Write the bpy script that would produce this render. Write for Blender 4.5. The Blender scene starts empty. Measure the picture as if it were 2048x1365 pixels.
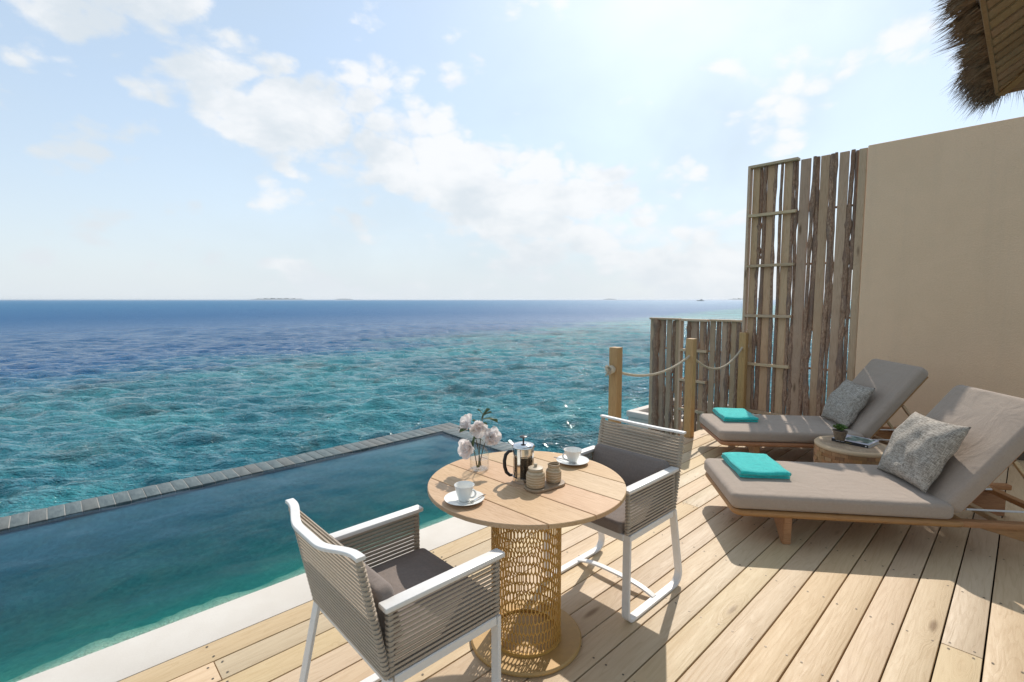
import bpy, bmesh, math, random
import numpy as np
from mathutils import Vector, Matrix, Euler

random.seed(7)
rng = np.random.default_rng(7)
S = bpy.context.scene
C = S.collection
rad = math.radians
PI = math.pi

# ------------------------------------------------------------------ camera
cam_d = bpy.data.cameras.new('camera')
cam_d.sensor_width = 36.0
cam_d.lens = 980.0 / 2048.0 * 36.0
cam_d.clip_start = 0.05
cam_d.clip_end = 120000.0
cam = bpy.data.objects.new('camera', cam_d)
C.objects.link(cam)
HEAD = 46.49                      # heading, degrees from +X towards +Y
cam.location = (0, 0, 1.6)
cam.rotation_euler = (rad(90 - 4.812), 0, rad(HEAD - 90))
S.camera = cam

# ------------------------------------------------------------------ sun and sky
SUN_AZ, SUN_EL = 24.0, 45.0       # azimuth from +X towards +Y
sd = bpy.data.lights.new('sun', 'SUN')
sd.energy = 2.2
sd.angle = rad(0.55)
sd.color = (1.0, 0.935, 0.84)
sun = bpy.data.objects.new('sun', sd)
C.objects.link(sun)
sv = Vector((math.cos(rad(SUN_AZ)) * math.cos(rad(SUN_EL)), math.sin(rad(SUN_AZ)) * math.cos(rad(SUN_EL)), math.sin(rad(SUN_EL))))
sun.rotation_euler = sv.to_track_quat('Z', 'Y').to_euler()

w = bpy.data.worlds.new('World')
S.world = w
w.use_nodes = True
w.cycles.sampling_method = 'MANUAL'
w.cycles.sample_map_resolution = 512
wt = w.node_tree
wt.nodes.clear()
def wn(t, **k):
    n = wt.nodes.new(t)
    for a, b in k.items(): setattr(n, a, b)
    return n
def wl(a, b): wt.links.new(a, b)
def wmath(op, a, b=None, c=None):
    n = wn('ShaderNodeMath', operation=op)
    for i, v in enumerate((a, b, c)):
        if v is None: continue
        if isinstance(v, (int, float)): n.inputs[i].default_value = v
        else: wl(v, n.inputs[i])
    return n.outputs[0]
sky = wn('ShaderNodeTexSky', sky_type='NISHITA')
sky.sun_disc = False
sky.sun_elevation = rad(SUN_EL)
sky.sun_rotation = rad(90 - SUN_AZ)
sky.altitude = 0
sky.air_density = 1.0
sky.dust_density = 0.9
sky.ozone_density = 2.0
geo = wn('ShaderNodeTexCoord')
sep = wn('ShaderNodeSeparateXYZ')
wl(geo.outputs['Generated'], sep.inputs[0])
az = wmath('MULTIPLY', wmath('ARCTAN2', sep.outputs[1], sep.outputs[0]), 180 / PI)
el = wmath('MULTIPLY', wmath('ARCSINE', sep.outputs[2]), 180 / PI)
# cloud space: directions on the sky sphere, slightly flattened
cmap = wn('ShaderNodeMapping')
cmap.inputs['Scale'].default_value = (1.0, 1.0, 1.7)
wl(geo.outputs['Generated'], cmap.inputs['Vector'])
comb = cmap
def cnoise(scale, detail, rough, dist=0.0, off=(0, 0, 0)):
    m = wn('ShaderNodeMapping')
    m.inputs['Location'].default_value = off
    wl(comb.outputs[0], m.inputs['Vector'])
    n = wn('ShaderNodeTexNoise')
    n.inputs['Scale'].default_value = scale
    n.inputs['Detail'].default_value = detail
    n.inputs['Roughness'].default_value = rough
    n.inputs['Distortion'].default_value = dist
    wl(m.outputs[0], n.inputs['Vector'])
    return n.outputs['Fac']
def cvor(scale, off):
    m = wn('ShaderNodeMapping')
    m.inputs['Location'].default_value = off
    wl(warp.outputs[0], m.inputs['Vector'])
    v = wn('ShaderNodeTexVoronoi', feature='F1')
    v.inputs['Scale'].default_value = scale
    wl(m.outputs[0], v.inputs['Vector'])
    return v.outputs['Distance']
wnz = wn('ShaderNodeTexNoise'); wnz.inputs['Scale'].default_value = 9.0; wnz.inputs['Detail'].default_value = 5
wl(cmap.outputs[0], wnz.inputs['Vector'])
warp = wn('ShaderNodeVectorMath', operation='MULTIPLY_ADD')
wl(wnz.outputs['Color'], warp.inputs[0]); warp.inputs[1].default_value = (0.09, 0.09, 0.09); wl(cmap.outputs[0], warp.inputs[2])
big0 = cnoise(1.7, 10, 0.58, 0.2, (3.1, 1.7, 0.4))
bil = wmath('ADD', wmath('MULTIPLY', wmath('SUBTRACT', 0.45, cvor(9.0, (0, 0, 0))), 0.20), wmath('MULTIPLY', wmath('SUBTRACT', 0.45, cvor(23.0, (3, 1, 2))), 0.12))
big = wmath('ADD', wmath('ADD', big0, bil), wmath('MULTIPLY', wmath('SUBTRACT', cnoise(16.0, 6, 0.65, 0.4, (1.1, 2.2, 3.3)), 0.5), 0.16))
veil = cnoise(1.5, 5, 0.55, 0.2, (9.1, 4.2, 2.0))
shade_n = cnoise(6.0, 7, 0.6, 0.2, (5.5, 7.7, 1.0))
# a long bank of cumulus running up the sky from low over the sea on the sun side
bank_d = wmath('SUBTRACT', el, wmath('ADD', wmath('MULTIPLY', wmath('SUBTRACT', az, 34.0), 0.36), 6.5))
bank = wmath('EXPONENT', wmath('MULTIPLY', wmath('POWER', wmath('DIVIDE', wmath('ABSOLUTE', bank_d), 7.0), 2.0), -1.0))
dens = wmath('ADD', wmath('SUBTRACT', big, 0.575), wmath('MULTIPLY', bank, 0.24))
def ramp(v, lo, hi):
    m = wn('ShaderNodeMapRange', interpolation_type='SMOOTHSTEP')
    wl(v, m.inputs['Value'])
    m.inputs['From Min'].default_value = lo
    m.inputs['From Max'].default_value = hi
    return m.outputs['Result']
cum = ramp(dens, 0.0, 0.10)
vl = wmath('ADD', wmath('MULTIPLY', ramp(veil, 0.35, 0.75), 0.30), 0.56)   # humid milky air
hor = wmath('MULTIPLY', wmath('EXPONENT', wmath('MULTIPLY', wmath('ABSOLUTE', el), -0.11)), 0.75)   # haze low over the sea
def mixc(f, a, b):
    n = wn('ShaderNodeMix', data_type='RGBA')
    if isinstance(f, (int, float)): n.inputs[0].default_value = f
    else: wl(f, n.inputs[0])
    for i, v in ((6, a), (7, b)):
        if isinstance(v, tuple): n.inputs[i].default_value = (*v, 1)
        else: wl(v, n.inputs[i])
    return n.outputs[2]
CLOUD = (4.55, 4.57, 4.6)
cloud_col = mixc(ramp(wmath('ADD', shade_n, wmath('MULTIPLY', bank_d, 0.012)), 0.30, 0.62), (3.3, 3.6, 3.85), CLOUD)
c1 = mixc(hor, sky.outputs[0], (3.7, 3.95, 4.15))
c2 = mixc(vl, c1, (2.6, 3.15, 3.5))
c3 = mixc(wmath('MULTIPLY', cum, 0.9), c2, cloud_col)
c3 = mixc(wmath('MULTIPLY', hor, 0.85), c3, (3.75, 3.95, 4.15))
bg = wn('ShaderNodeBackground')
bg.inputs['Strength'].default_value = 0.12
wl(c3, bg.inputs['Color'])
out = wn('ShaderNodeOutputWorld')
wl(bg.outputs[0], out.inputs['Surface'])

S.view_settings.view_transform = 'Standard'
S.view_settings.look = 'None'
S.view_settings.exposure = 0.88
S.view_settings.gamma = 1.0
S.cycles.use_denoising = True
S.cycles.max_bounces = 8
S.cycles.transparent_max_bounces = 16
S.cycles.caustics_reflective = False
S.cycles.caustics_refractive = False
S.cycles.sample_clamp_indirect = 6.0

# ================================================================== helpers
def link(o, parent=None):
    C.objects.link(o)
    if parent is not None: o.parent = parent
    return o

def tag(o, label=None, cat=None, group=None, kind=None):
    if label: o['label'] = label
    if cat: o['category'] = cat
    if group: o['group'] = group
    if kind: o['kind'] = kind
    return o

def empty(name, loc=(0, 0, 0), rz=0.0, label=None, cat=None, group=None, kind=None):
    o = bpy.data.objects.new(name, None)
    o.empty_display_size = 0.1
    o.location = loc
    o.rotation_euler = (0, 0, rz)
    C.objects.link(o)
    return tag(o, label, cat, group, kind)

def mesh(verts, faces, smooth=False, name='mesh'):
    m = bpy.data.meshes.new(name)
    m.from_pydata([tuple(v) for v in verts], [], [tuple(f) for f in faces])
    if smooth: m.polygons.foreach_set('use_smooth', [True] * len(m.polygons))
    m.update()
    return m

def obj(name, me, mat=None, parent=None, loc=None, rot=None):
    o = bpy.data.objects.new(name, me)
    if mat is not None and not me.materials: me.materials.append(mat)
    elif mat is not None and me.materials[0] != mat:
        me = me.copy(); me.materials.clear(); me.materials.append(mat); o.data = me
    link(o, parent)
    if loc is not None: o.location = loc
    if rot is not None: o.rotation_euler = rot
    return o

def bm_mesh(bm, smooth=False, angle=None):
    m = bpy.data.meshes.new('mesh')
    bm.normal_update()
    bm.to_mesh(m); bm.free()
    if smooth: m.polygons.foreach_set('use_smooth', [True] * len(m.polygons))
    if angle is not None:
        m.polygons.foreach_set('use_smooth', [True] * len(m.polygons))
        try: m.set_sharp_from_angle(angle=angle)
        except Exception: pass
    m.update()
    return m

def box_bm(bm, size, center=(0, 0, 0), rot=None, bevel=0.0, seg=1):
    b = bmesh.new()
    bmesh.ops.create_cube(b, size=1.0)
    bmesh.ops.scale(b, vec=size, verts=b.verts)
    if bevel > 0:
        bmesh.ops.bevel(b, geom=list(b.edges), offset=bevel, segments=seg, affect='EDGES', profile=0.5)
    mt = Matrix.Translation(center)
    if rot is not None: mt = mt @ Euler(rot).to_matrix().to_4x4()
    bmesh.ops.transform(b, matrix=mt, verts=b.verts)
    t = bpy.data.meshes.new('t'); b.to_mesh(t); b.free()
    bm.from_mesh(t); bpy.data.meshes.remove(t)
    return bm

_boxes = {}
def box(size, bevel=0.002, seg=1):
    k = (tuple(round(s, 5) for s in size), bevel, seg)
    if k not in _boxes:
        _boxes[k] = bm_mesh(box_bm(bmesh.new(), size, bevel=bevel, seg=seg), angle=rad(35) if seg > 1 else None)
    return _boxes[k].copy() if False else _boxes[k]

def sweep(path, section, n, closed=False, caps=True):
    """section [(u,v)] : u along the constant normal n, v in the plane of the path"""
    n = Vector(n).normalized()
    P = [Vector(p) for p in path]
    N = len(P); k = len(section)
    V, F = [], []
    for i in range(N):
        a = P[(i - 1) % N] if (closed or i > 0) else None
        b = P[(i + 1) % N] if (closed or i < N - 1) else None
        t1 = (P[i] - a).normalized() if a is not None else (b - P[i]).normalized()
        t2 = (b - P[i]).normalized() if b is not None else t1
        t = (t1 + t2)
        t = t.normalized() if t.length > 1e-6 else t1
        bb = n.cross(t).normalized()
        cs = max(0.35, t.dot(t1))
        for u, v in section: V.append(P[i] + n * u + bb * (v / cs))
    rng_ = range(N) if closed else range(N - 1)
    for i in rng_:
        j = (i + 1) % N
        for q in range(k):
            r = (q + 1) % k
            F.append((i * k + q, i * k + r, j * k + r, j * k + q))
    if caps and not closed:
        F.append(tuple(reversed(range(k)))); F.append(tuple((N - 1) * k + q for q in range(k)))
    m = mesh(V, F)
    bm = bmesh.new(); bm.from_mesh(m); bmesh.ops.recalc_face_normals(bm, faces=bm.faces)
    bm.to_mesh(m); bm.free()
    m.polygons.foreach_set('use_smooth', [True] * len(m.polygons))
    try: m.set_sharp_from_angle(angle=rad(40))
    except Exception: pass
    return m

def rect_sec(wu, wv, ch=0.0):
    a, b = wu / 2, wv / 2
    if ch <= 0: return [(-a, -b), (a, -b), (a, b), (-a, b)]
    return [(-a + ch, -b), (a - ch, -b), (a, -b + ch), (a, b - ch), (a - ch, b), (-a + ch, b), (-a, b - ch), (-a, -b + ch)]

def tube(path, radii, sides=8, caps=True):
    P = [Vector(p) for p in path]; N = len(P)
    if isinstance(radii, (int, float)): radii = [radii] * N
    V, F = [], []
    up = Vector((0, 0, 1))
    t0 = (P[1] - P[0]).normalized()
    x = t0.orthogonal().normalized()
    for i in range(N):
        t = ((P[min(i + 1, N - 1)] - P[max(i - 1, 0)])).normalized()
        x = (x - t * x.dot(t)).normalized()
        y = t.cross(x)
        for q in range(sides):
            a = 2 * PI * q / sides
            V.append(P[i] + (x * math.cos(a) + y * math.sin(a)) * radii[i])
    for i in range(N - 1):
        for q in range(sides):
            r = (q + 1) % sides
            F.append((i * sides + q, i * sides + r, (i + 1) * sides + r, (i + 1) * sides + q))
    if caps:
        F.append(tuple(reversed(range(sides)))); F.append(tuple((N - 1) * sides + q for q in range(sides)))
    return V, F

def tube_mesh(path, radii, sides=8):
    V, F = tube(path, radii, sides)
    m = mesh(V, F, True)
    try: m.set_sharp_from_angle(angle=rad(50))
    except Exception: pass
    return m

def lathe(profile, n=48, closed=False):
    """profile [(r,z)] from bottom to top; r==0 ends are closed"""
    V, F, rows = [], [], []
    for r, z in profile:
        if r < 1e-6:
            rows.append([len(V)]); V.append((0, 0, z))
        else:
            rows.append(list(range(len(V), len(V) + n)))
            for q in range(n):
                a = 2 * PI * q / n
                V.append((r * math.cos(a), r * math.sin(a), z))
    for a, b in zip(rows[:-1], rows[1:]):
        for q in range(n):
            r = (q + 1) % n
            if len(a) == 1 and len(b) == 1: continue
            if len(a) == 1: F.append((a[0], b[r], b[q]))
            elif len(b) == 1: F.append((a[q], a[r], b[0]))
            else: F.append((a[q], a[r], b[r], b[q]))
    m = mesh(V, F, True)
    try: m.set_sharp_from_angle(angle=rad(45))
    except Exception: pass
    return m

def round_outline(lx, ly, rc, seg=6):
    pts = []
    for cx, cy, a0 in ((lx / 2 - rc, ly / 2 - rc, 0), (-lx / 2 + rc, ly / 2 - rc, 90), (-lx / 2 + rc, -ly / 2 + rc, 180), (lx / 2 - rc, -ly / 2 + rc, 270)):
        for i in range(seg + 1):
            a = rad(a0 + 90 * i / seg)
            pts.append((cx + rc * math.cos(a), cy + rc * math.sin(a)))
    return pts

def slab(lx, ly, h, rc=0.05, re=0.02, puff=0.0, seg=6, eseg=5, wob=0.0):
    """rounded slab, centre at origin in xy, z from 0 to h"""
    rings = []
    def ring(inset, z):
        return [(x, y, z) for x, y in round_outline(lx - 2 * inset, ly - 2 * inset, max(rc - inset, 0.004), seg)]
    for i in range(eseg + 1):
        a = rad(-90 + 90 * i / eseg)
        rings.append(ring(re * (1 - math.cos(a)), re + re * math.sin(a)))
    for i in range(eseg + 1):
        a = rad(90 * i / eseg)
        rings.append(ring(re * (1 - math.cos(a)), h - re + re * math.sin(a)))
    ins0 = re
    mn = min(lx, ly) / 2
    for f in (0.15, 0.35, 0.6, 0.85):
        rings.append(ring(re + (mn - re) * f * 0.98, h + puff * (1 - (1 - f) ** 2)))
    V, F = [], []
    k = len(rings[0])
    for r in rings: V += r
    for i in range(len(rings) - 1):
        for q in range(k):
            r = (q + 1) % k
            F.append((i * k + q, i * k + r, (i + 1) * k + r, (i + 1) * k + q))
    F.append(tuple(reversed(range(k))))
    F.append(tuple((len(rings) - 1) * k + q for q in range(k)))
    m = mesh(V, F, True)
    bm = bmesh.new(); bm.from_mesh(m)
    bmesh.ops.remove_doubles(bm, verts=bm.verts, dist=1e-5)
    bmesh.ops.recalc_face_normals(bm, faces=bm.faces)
    bm.to_mesh(m); bm.free()
    m.polygons.foreach_set('use_smooth', [True] * len(m.polygons))
    try: m.set_sharp_from_angle(angle=rad(60))
    except Exception: pass
    return m

def disc(r, h, n=64, bev=0.003):
    return lathe([(0, 0), (r - bev, 0), (r, bev), (r, h - bev), (r - bev, h), (0, h)], n)

# ================================================================== materials
class NT:
    def __init__(s, name):
        s.m = bpy.data.materials.new(name); s.m.use_nodes = True
        s.t = s.m.node_tree; s.t.nodes.clear()
        s.out = s.n('ShaderNodeOutputMaterial')
    def n(s, t, **k):
        x = s.t.nodes.new(t)
        for a, b in k.items(): setattr(x, a, b)
        return x
    def l(s, a, b): s.t.links.new(a, b)
    def put(s, sock, v):
        if v is None: return
        if isinstance(v, bpy.types.NodeSocket): s.l(v, sock)
        elif isinstance(v, tuple) and len(v) == 3 and sock.type == 'RGBA': sock.default_value = (*v, 1)
        else: sock.default_value = v
    def math(s, op, a, b=None, c=None, clamp=False):
        x = s.n('ShaderNodeMath', operation=op, use_clamp=clamp)
        for i, v in enumerate((a, b, c)): s.put(x.inputs[i], v)
        return x.outputs[0]
    def mix(s, f, a, b, blend='MIX'):
        x = s.n('ShaderNodeMix', data_type='RGBA', blend_type=blend)
        s.put(x.inputs[0], f); s.put(x.inputs[6], a); s.put(x.inputs[7], b)
        return x.outputs[2]
    def ramp(s, v, lo, hi, a=0.0, b=1.0):
        x = s.n('ShaderNodeMapRange', interpolation_type='SMOOTHSTEP')
        s.put(x.inputs['Value'], v)
        for k, q in zip(('From Min', 'From Max', 'To Min', 'To Max'), (lo, hi, a, b)): x.inputs[k].default_value = q
        return x.outputs['Result']
    def coords(s, kind='Object', scale=(1, 1, 1), rnd=True, rot=(0, 0, 0)):
        tc = s.n('ShaderNodeTexCoord')
        v = tc.outputs[kind]
        if rnd:
            oi = s.n('ShaderNodeObjectInfo')
            cv = s.n('ShaderNodeCombineXYZ')
            s.l(s.math('MULTIPLY', oi.outputs['Random'], 71.3), cv.inputs[0])
            s.l(s.math('MULTIPLY', oi.outputs['Random'], 37.7), cv.inputs[1])
            s.l(s.math('MULTIPLY', oi.outputs['Random'], 53.1), cv.inputs[2])
            va = s.n('ShaderNodeVectorMath', operation='ADD')
            s.l(v, va.inputs[0]); s.l(cv.outputs[0], va.inputs[1])
            v = va.outputs[0]
        mp = s.n('ShaderNodeMapping')
        mp.inputs['Scale'].default_value = scale
        mp.inputs['Rotation'].default_value = rot
        s.l(v, mp.inputs['Vector'])
        return mp.outputs[0]
    def noise(s, vec, scale=5, detail=4, rough=0.55, dist=0.0, out='Fac'):
        x = s.n('ShaderNodeTexNoise')
        if vec is not None: s.l(vec, x.inputs['Vector'])
        x.inputs['Scale'].default_value = scale; x.inputs['Detail'].default_value = detail
        x.inputs['Roughness'].default_value = rough; x.inputs['Distortion'].default_value = dist
        return x.outputs[out]
    def voronoi(s, vec, scale=5, feature='F1', out='Distance', rnd=1.0):
        x = s.n('ShaderNodeTexVoronoi', feature=feature)
        if vec is not None: s.l(vec, x.inputs['Vector'])
        x.inputs['Scale'].default_value = scale
        x.inputs['Randomness'].default_value = rnd
        return x.outputs[out]
    def wave(s, vec, scale=5, dist=2.0, detail=2.0, dscale=1.0, direction='X', kind='BANDS', drough=0.5):
        x = s.n('ShaderNodeTexWave', wave_type=kind)
        if kind == 'BANDS': x.bands_direction = direction
        s.l(vec, x.inputs['Vector'])
        x.inputs['Scale'].default_value = scale; x.inputs['Distortion'].default_value = dist
        x.inputs['Detail'].default_value = detail; x.inputs['Detail Scale'].default_value = dscale
        x.inputs['Detail Roughness'].default_value = drough
        return x.outputs['Fac']
    def random(s): return s.n('ShaderNodeObjectInfo').outputs['Random']
    def bump(s, h, strength=0.3, dist=0.01, normal=None):
        x = s.n('ShaderNodeBump')
        x.inputs['Strength'].default_value = strength; x.inputs['Distance'].default_value = dist
        s.l(h, x.inputs['Height'])
        if normal is not None: s.l(normal, x.inputs['Normal'])
        return x.outputs[0]
    def bsdf(s, color, rough=0.5, normal=None, metallic=0.0, spec=0.5, **k):
        x = s.n('ShaderNodeBsdfPrincipled')
        s.put(x.inputs['Base Color'], color); s.put(x.inputs['Roughness'], rough)
        s.put(x.inputs['Metallic'], metallic); s.put(x.inputs['Specular IOR Level'], spec)
        if normal is not None: s.l(normal, x.inputs['Normal'])
        for a, b in k.items(): s.put(x.inputs[a.replace('_', ' ')], b)
        s.l(x.outputs[0], s.out.inputs['Surface'])
        return x

def wood(name, light, dark, along='X', freq=1.0, knots=0.0, var=0.18, rough=0.6, knot_col=(0.16, 0.085, 0.04), bump=0.25, stain=None, spec=0.35):
    """plank timber: grain runs along one object axis; every piece gets its own grain"""
    t = NT(name)
    ax = {'X': 0, 'Y': 1, 'Z': 2}[along]
    sc = [1.0, 1.0, 1.0]; sc[ax] = 0.09
    base = t.coords('Object', (1, 1, 1))
    # gentle long warp so that the grain wanders
    v = t.coords('Object', tuple(sc))
    warp = t.noise(v, 3.0 * freq, 3, 0.5)
    vs = t.n('ShaderNodeVectorMath', operation='ADD')
    wc = t.n('ShaderNodeCombineXYZ')
    for i in range(3): t.l(t.math('MULTIPLY', warp, 0.22 / freq), wc.inputs[i])
    t.l(v, vs.inputs[0]); t.l(wc.outputs[0], vs.inputs[1])
    vv = vs.outputs[0]
    if knots > 0:
        ks = [7.0, 7.0, 7.0]; ks[ax] = 1.7
        kv = t.coords('Object', tuple(ks))
        kd = t.voronoi(kv, 1.0)
        ksel = t.voronoi(kv, 1.0, out='Color')
        sx = t.n('ShaderNodeSeparateColor'); t.l(ksel, sx.inputs[0])
        on = t.math('LESS_THAN', sx.outputs[0], knots)
        kn = t.math('MULTIPLY', t.ramp(kd, 0.16, 0.04), on)
        halo = t.math('MULTIPLY', t.ramp(kd, 0.42, 0.05), on)
        # grain bends round knots
        vs2 = t.n('ShaderNodeVectorMath', operation='ADD')
        wc2 = t.n('ShaderNodeCombineXYZ')
        for i in range(3): t.l(t.math('MULTIPLY', halo, 0.05), wc2.inputs[i])
        t.l(vv, vs2.inputs[0]); t.l(wc2.outputs[0], vs2.inputs[1])
        vv = vs2.outputs[0]
    fine = t.noise(vv, 70 * freq, 5, 0.65)
    rings = t.noise(vv, 17 * freq, 2, 0.5)
    lines = t.math('FRACT', t.math('MULTIPLY', rings, 7.0))
    lines = t.ramp(lines, 0.55, 1.0)
    g = t.math('ADD', t.math('MULTIPLY', lines, 0.45), t.math('MULTIPLY', t.ramp(fine, 0.35, 0.7), 0.45))
    g = t.math('ADD', g, t.math('MULTIPLY', t.ramp(t.noise(v, 4 * freq, 2, 0.5), 0.4, 0.7), 0.2), clamp=True)
    col = t.mix(g, light, dark)
    r = t.random()
    val = t.math('ADD', t.math('MULTIPLY', r, 2 * var), 1.0 - var)
    hs = t.n('ShaderNodeHueSaturation')
    t.l(col, hs.inputs['Color']); t.l(val, hs.inputs['Value'])
    t.l(t.math('ADD', t.math('MULTIPLY', t.math('FRACT', t.math('MULTIPLY', r, 13.7)), 0.16), 0.92), hs.inputs['Saturation'])
    t.l(t.math('ADD', t.math('MULTIPLY', t.math('FRACT', t.math('MULTIPLY', r, 7.3)), 0.016), 0.492), hs.inputs['Hue'])
    col = hs.outputs[0]
    if stain is not None:
        sn = t.ramp(t.noise(base, 1.6, 4, 0.6, 0.6), 0.55, 0.75)
        col = t.mix(t.math('MULTIPLY', sn, 0.45), col, stain)
    if knots > 0:
        col = t.mix(t.math('MULTIPLY', halo, 0.35), col, dark)
        col = t.mix(t.math('MULTIPLY', kn, 0.85), col, knot_col)
    nb = t.bump(t.math('SUBTRACT', 1.0, g), bump, 0.003)
    rr = t.math('ADD', t.math('MULTIPLY', fine, 0.25), rough - 0.12)
    t.bsdf(col, rr, nb, spec=spec)
    return t.m

def plain(name, color, rough=0.5, metallic=0.0, noise_amt=0.08, nscale=20, bump=0.0, spec=0.5):
    t = NT(name)
    v = t.coords('Object')
    nz = t.noise(v, nscale, 4, 0.6)
    dk = tuple(c * (1 - noise_amt * 2) for c in color)
    col = t.mix(t.ramp(nz, 0.3, 0.7), dk, color)
    nb = t.bump(nz, bump, 0.004) if bump > 0 else None
    t.bsdf(col, t.math('ADD', t.math('MULTIPLY', nz, 0.15), rough - 0.07), nb, metallic, spec)
    return t.m

def fabric(name, color, dark=0.75, scale=420, rough=0.9, bump=0.3, slub=None):
    t = NT(name)
    v = t.coords('Object')
    a = t.wave(v, scale / 6.28, 0.6, 1.0, 3.0, 'X'); b = t.wave(v, scale / 6.28, 0.6, 1.0, 3.0, 'Y'); c = t.wave(v, scale / 6.28, 0.6, 1.0, 3.0, 'Z')
    wv = t.math('MULTIPLY', t.math('ADD', t.math('ADD', a, b), c), 0.333)
    n = t.noise(v, 90, 4, 0.7)
    n2 = t.noise(v, 3, 3, 0.5)
    f = t.math('ADD', t.math('MULTIPLY', wv, 0.5), t.math('MULTIPLY', t.ramp(n, 0.3, 0.7), 0.5))
    col = t.mix(f, tuple(x * dark for x in color), color)
    col = t.mix(t.math('MULTIPLY', t.ramp(n2, 0.4, 0.7), 0.12), col, tuple(x * 0.7 for x in color))
    n3 = t.noise(v, 5.5, 3, 0.5, 0.8)
    t.bsdf(col, rough, t.bump(f, bump, 0.002, t.bump(n3, 0.35, 0.035)), spec=0.2, Sheen_Weight=0.15, Sheen_Roughness=0.5)
    return t.m

M = {}
M['deck'] = wood('deck_timber', (0.595, 0.452, 0.285), (0.505, 0.365, 0.218), 'X', 1.0, 0.42, 0.035, 0.55, (0.22, 0.135, 0.07), 0.3, (0.55, 0.40, 0.235))
M['under'] = plain('joist_timber', (0.10, 0.075, 0.05), 0.8)
M['screw'] = plain('screw_steel', (0.16, 0.13, 0.10), 0.5, 0.6)
M['post'] = wood('post_timber', (0.49, 0.285, 0.115), (0.36, 0.195, 0.072), 'Z', 1.5, 0.12, 0.08, 0.6)
M['screen'] = wood('screen_timber', (0.57, 0.39, 0.25), (0.43, 0.275, 0.165), 'Z', 1.3, 0.35, 0.16, 0.65, (0.13, 0.075, 0.04))
M['screen_y'] = wood('screen_rail_timber', (0.58, 0.43, 0.28), (0.44, 0.31, 0.19), 'Y', 1.3, 0.15, 0.12, 0.65)
M['teak'] = wood('table_teak', (0.55, 0.36, 0.20), (0.42, 0.25, 0.12), 'Y', 2.2, 0.0, 0.09, 0.5, bump=0.15)
M['frame_wood'] = wood('lounger_timber', (0.40, 0.20, 0.085), (0.27, 0.12, 0.05), 'X', 2.0, 0.0, 0.06, 0.5, bump=0.15)
M['prop_wood'] = wood('prop_timber', (0.55, 0.40, 0.24), (0.42, 0.28, 0.15), 'X', 2.0, 0.0, 0.06, 0.5)
M['block'] = wood('block_timber', (0.44, 0.25, 0.125), (0.30, 0.155, 0.07), 'Z', 2.5, 0.0, 0.25, 0.65)
M['soffit'] = wood('soffit_timber', (0.30, 0.185, 0.095), (0.20, 0.115, 0.055), 'Y', 1.2, 0.2, 0.15, 0.6)
M['white'] = plain('white_powder_coat', (0.76, 0.735, 0.705), 0.42, 0, 0.02, 60)
M['gold'] = plain('gold_painted_steel', (0.58, 0.335, 0.085), 0.45, 0.2, 0.06, 40)
M['rope'] = None
M['strap'] = fabric('taupe_strap', (0.48, 0.40, 0.315), 0.75, 900, 0.85)
M['cushion'] = fabric('grey_brown_cushion', (0.25, 0.205, 0.18), 0.75, 700, 0.95)
M['lounge_cloth'] = fabric('taupe_cushion_cloth', (0.40, 0.32, 0.26), 0.85, 800, 0.95, 0.2)
M['porcelain'] = plain('white_porcelain', (0.80, 0.79, 0.75), 0.12, 0, 0.01, 10)
M['chrome'] = plain('polished_steel', (0.75, 0.74, 0.72), 0.08, 1.0, 0.01, 10)
M['black'] = plain('black_plastic', (0.012, 0.012, 0.013), 0.3, 0, 0.1, 30)
M['stucco'] = None

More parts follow.
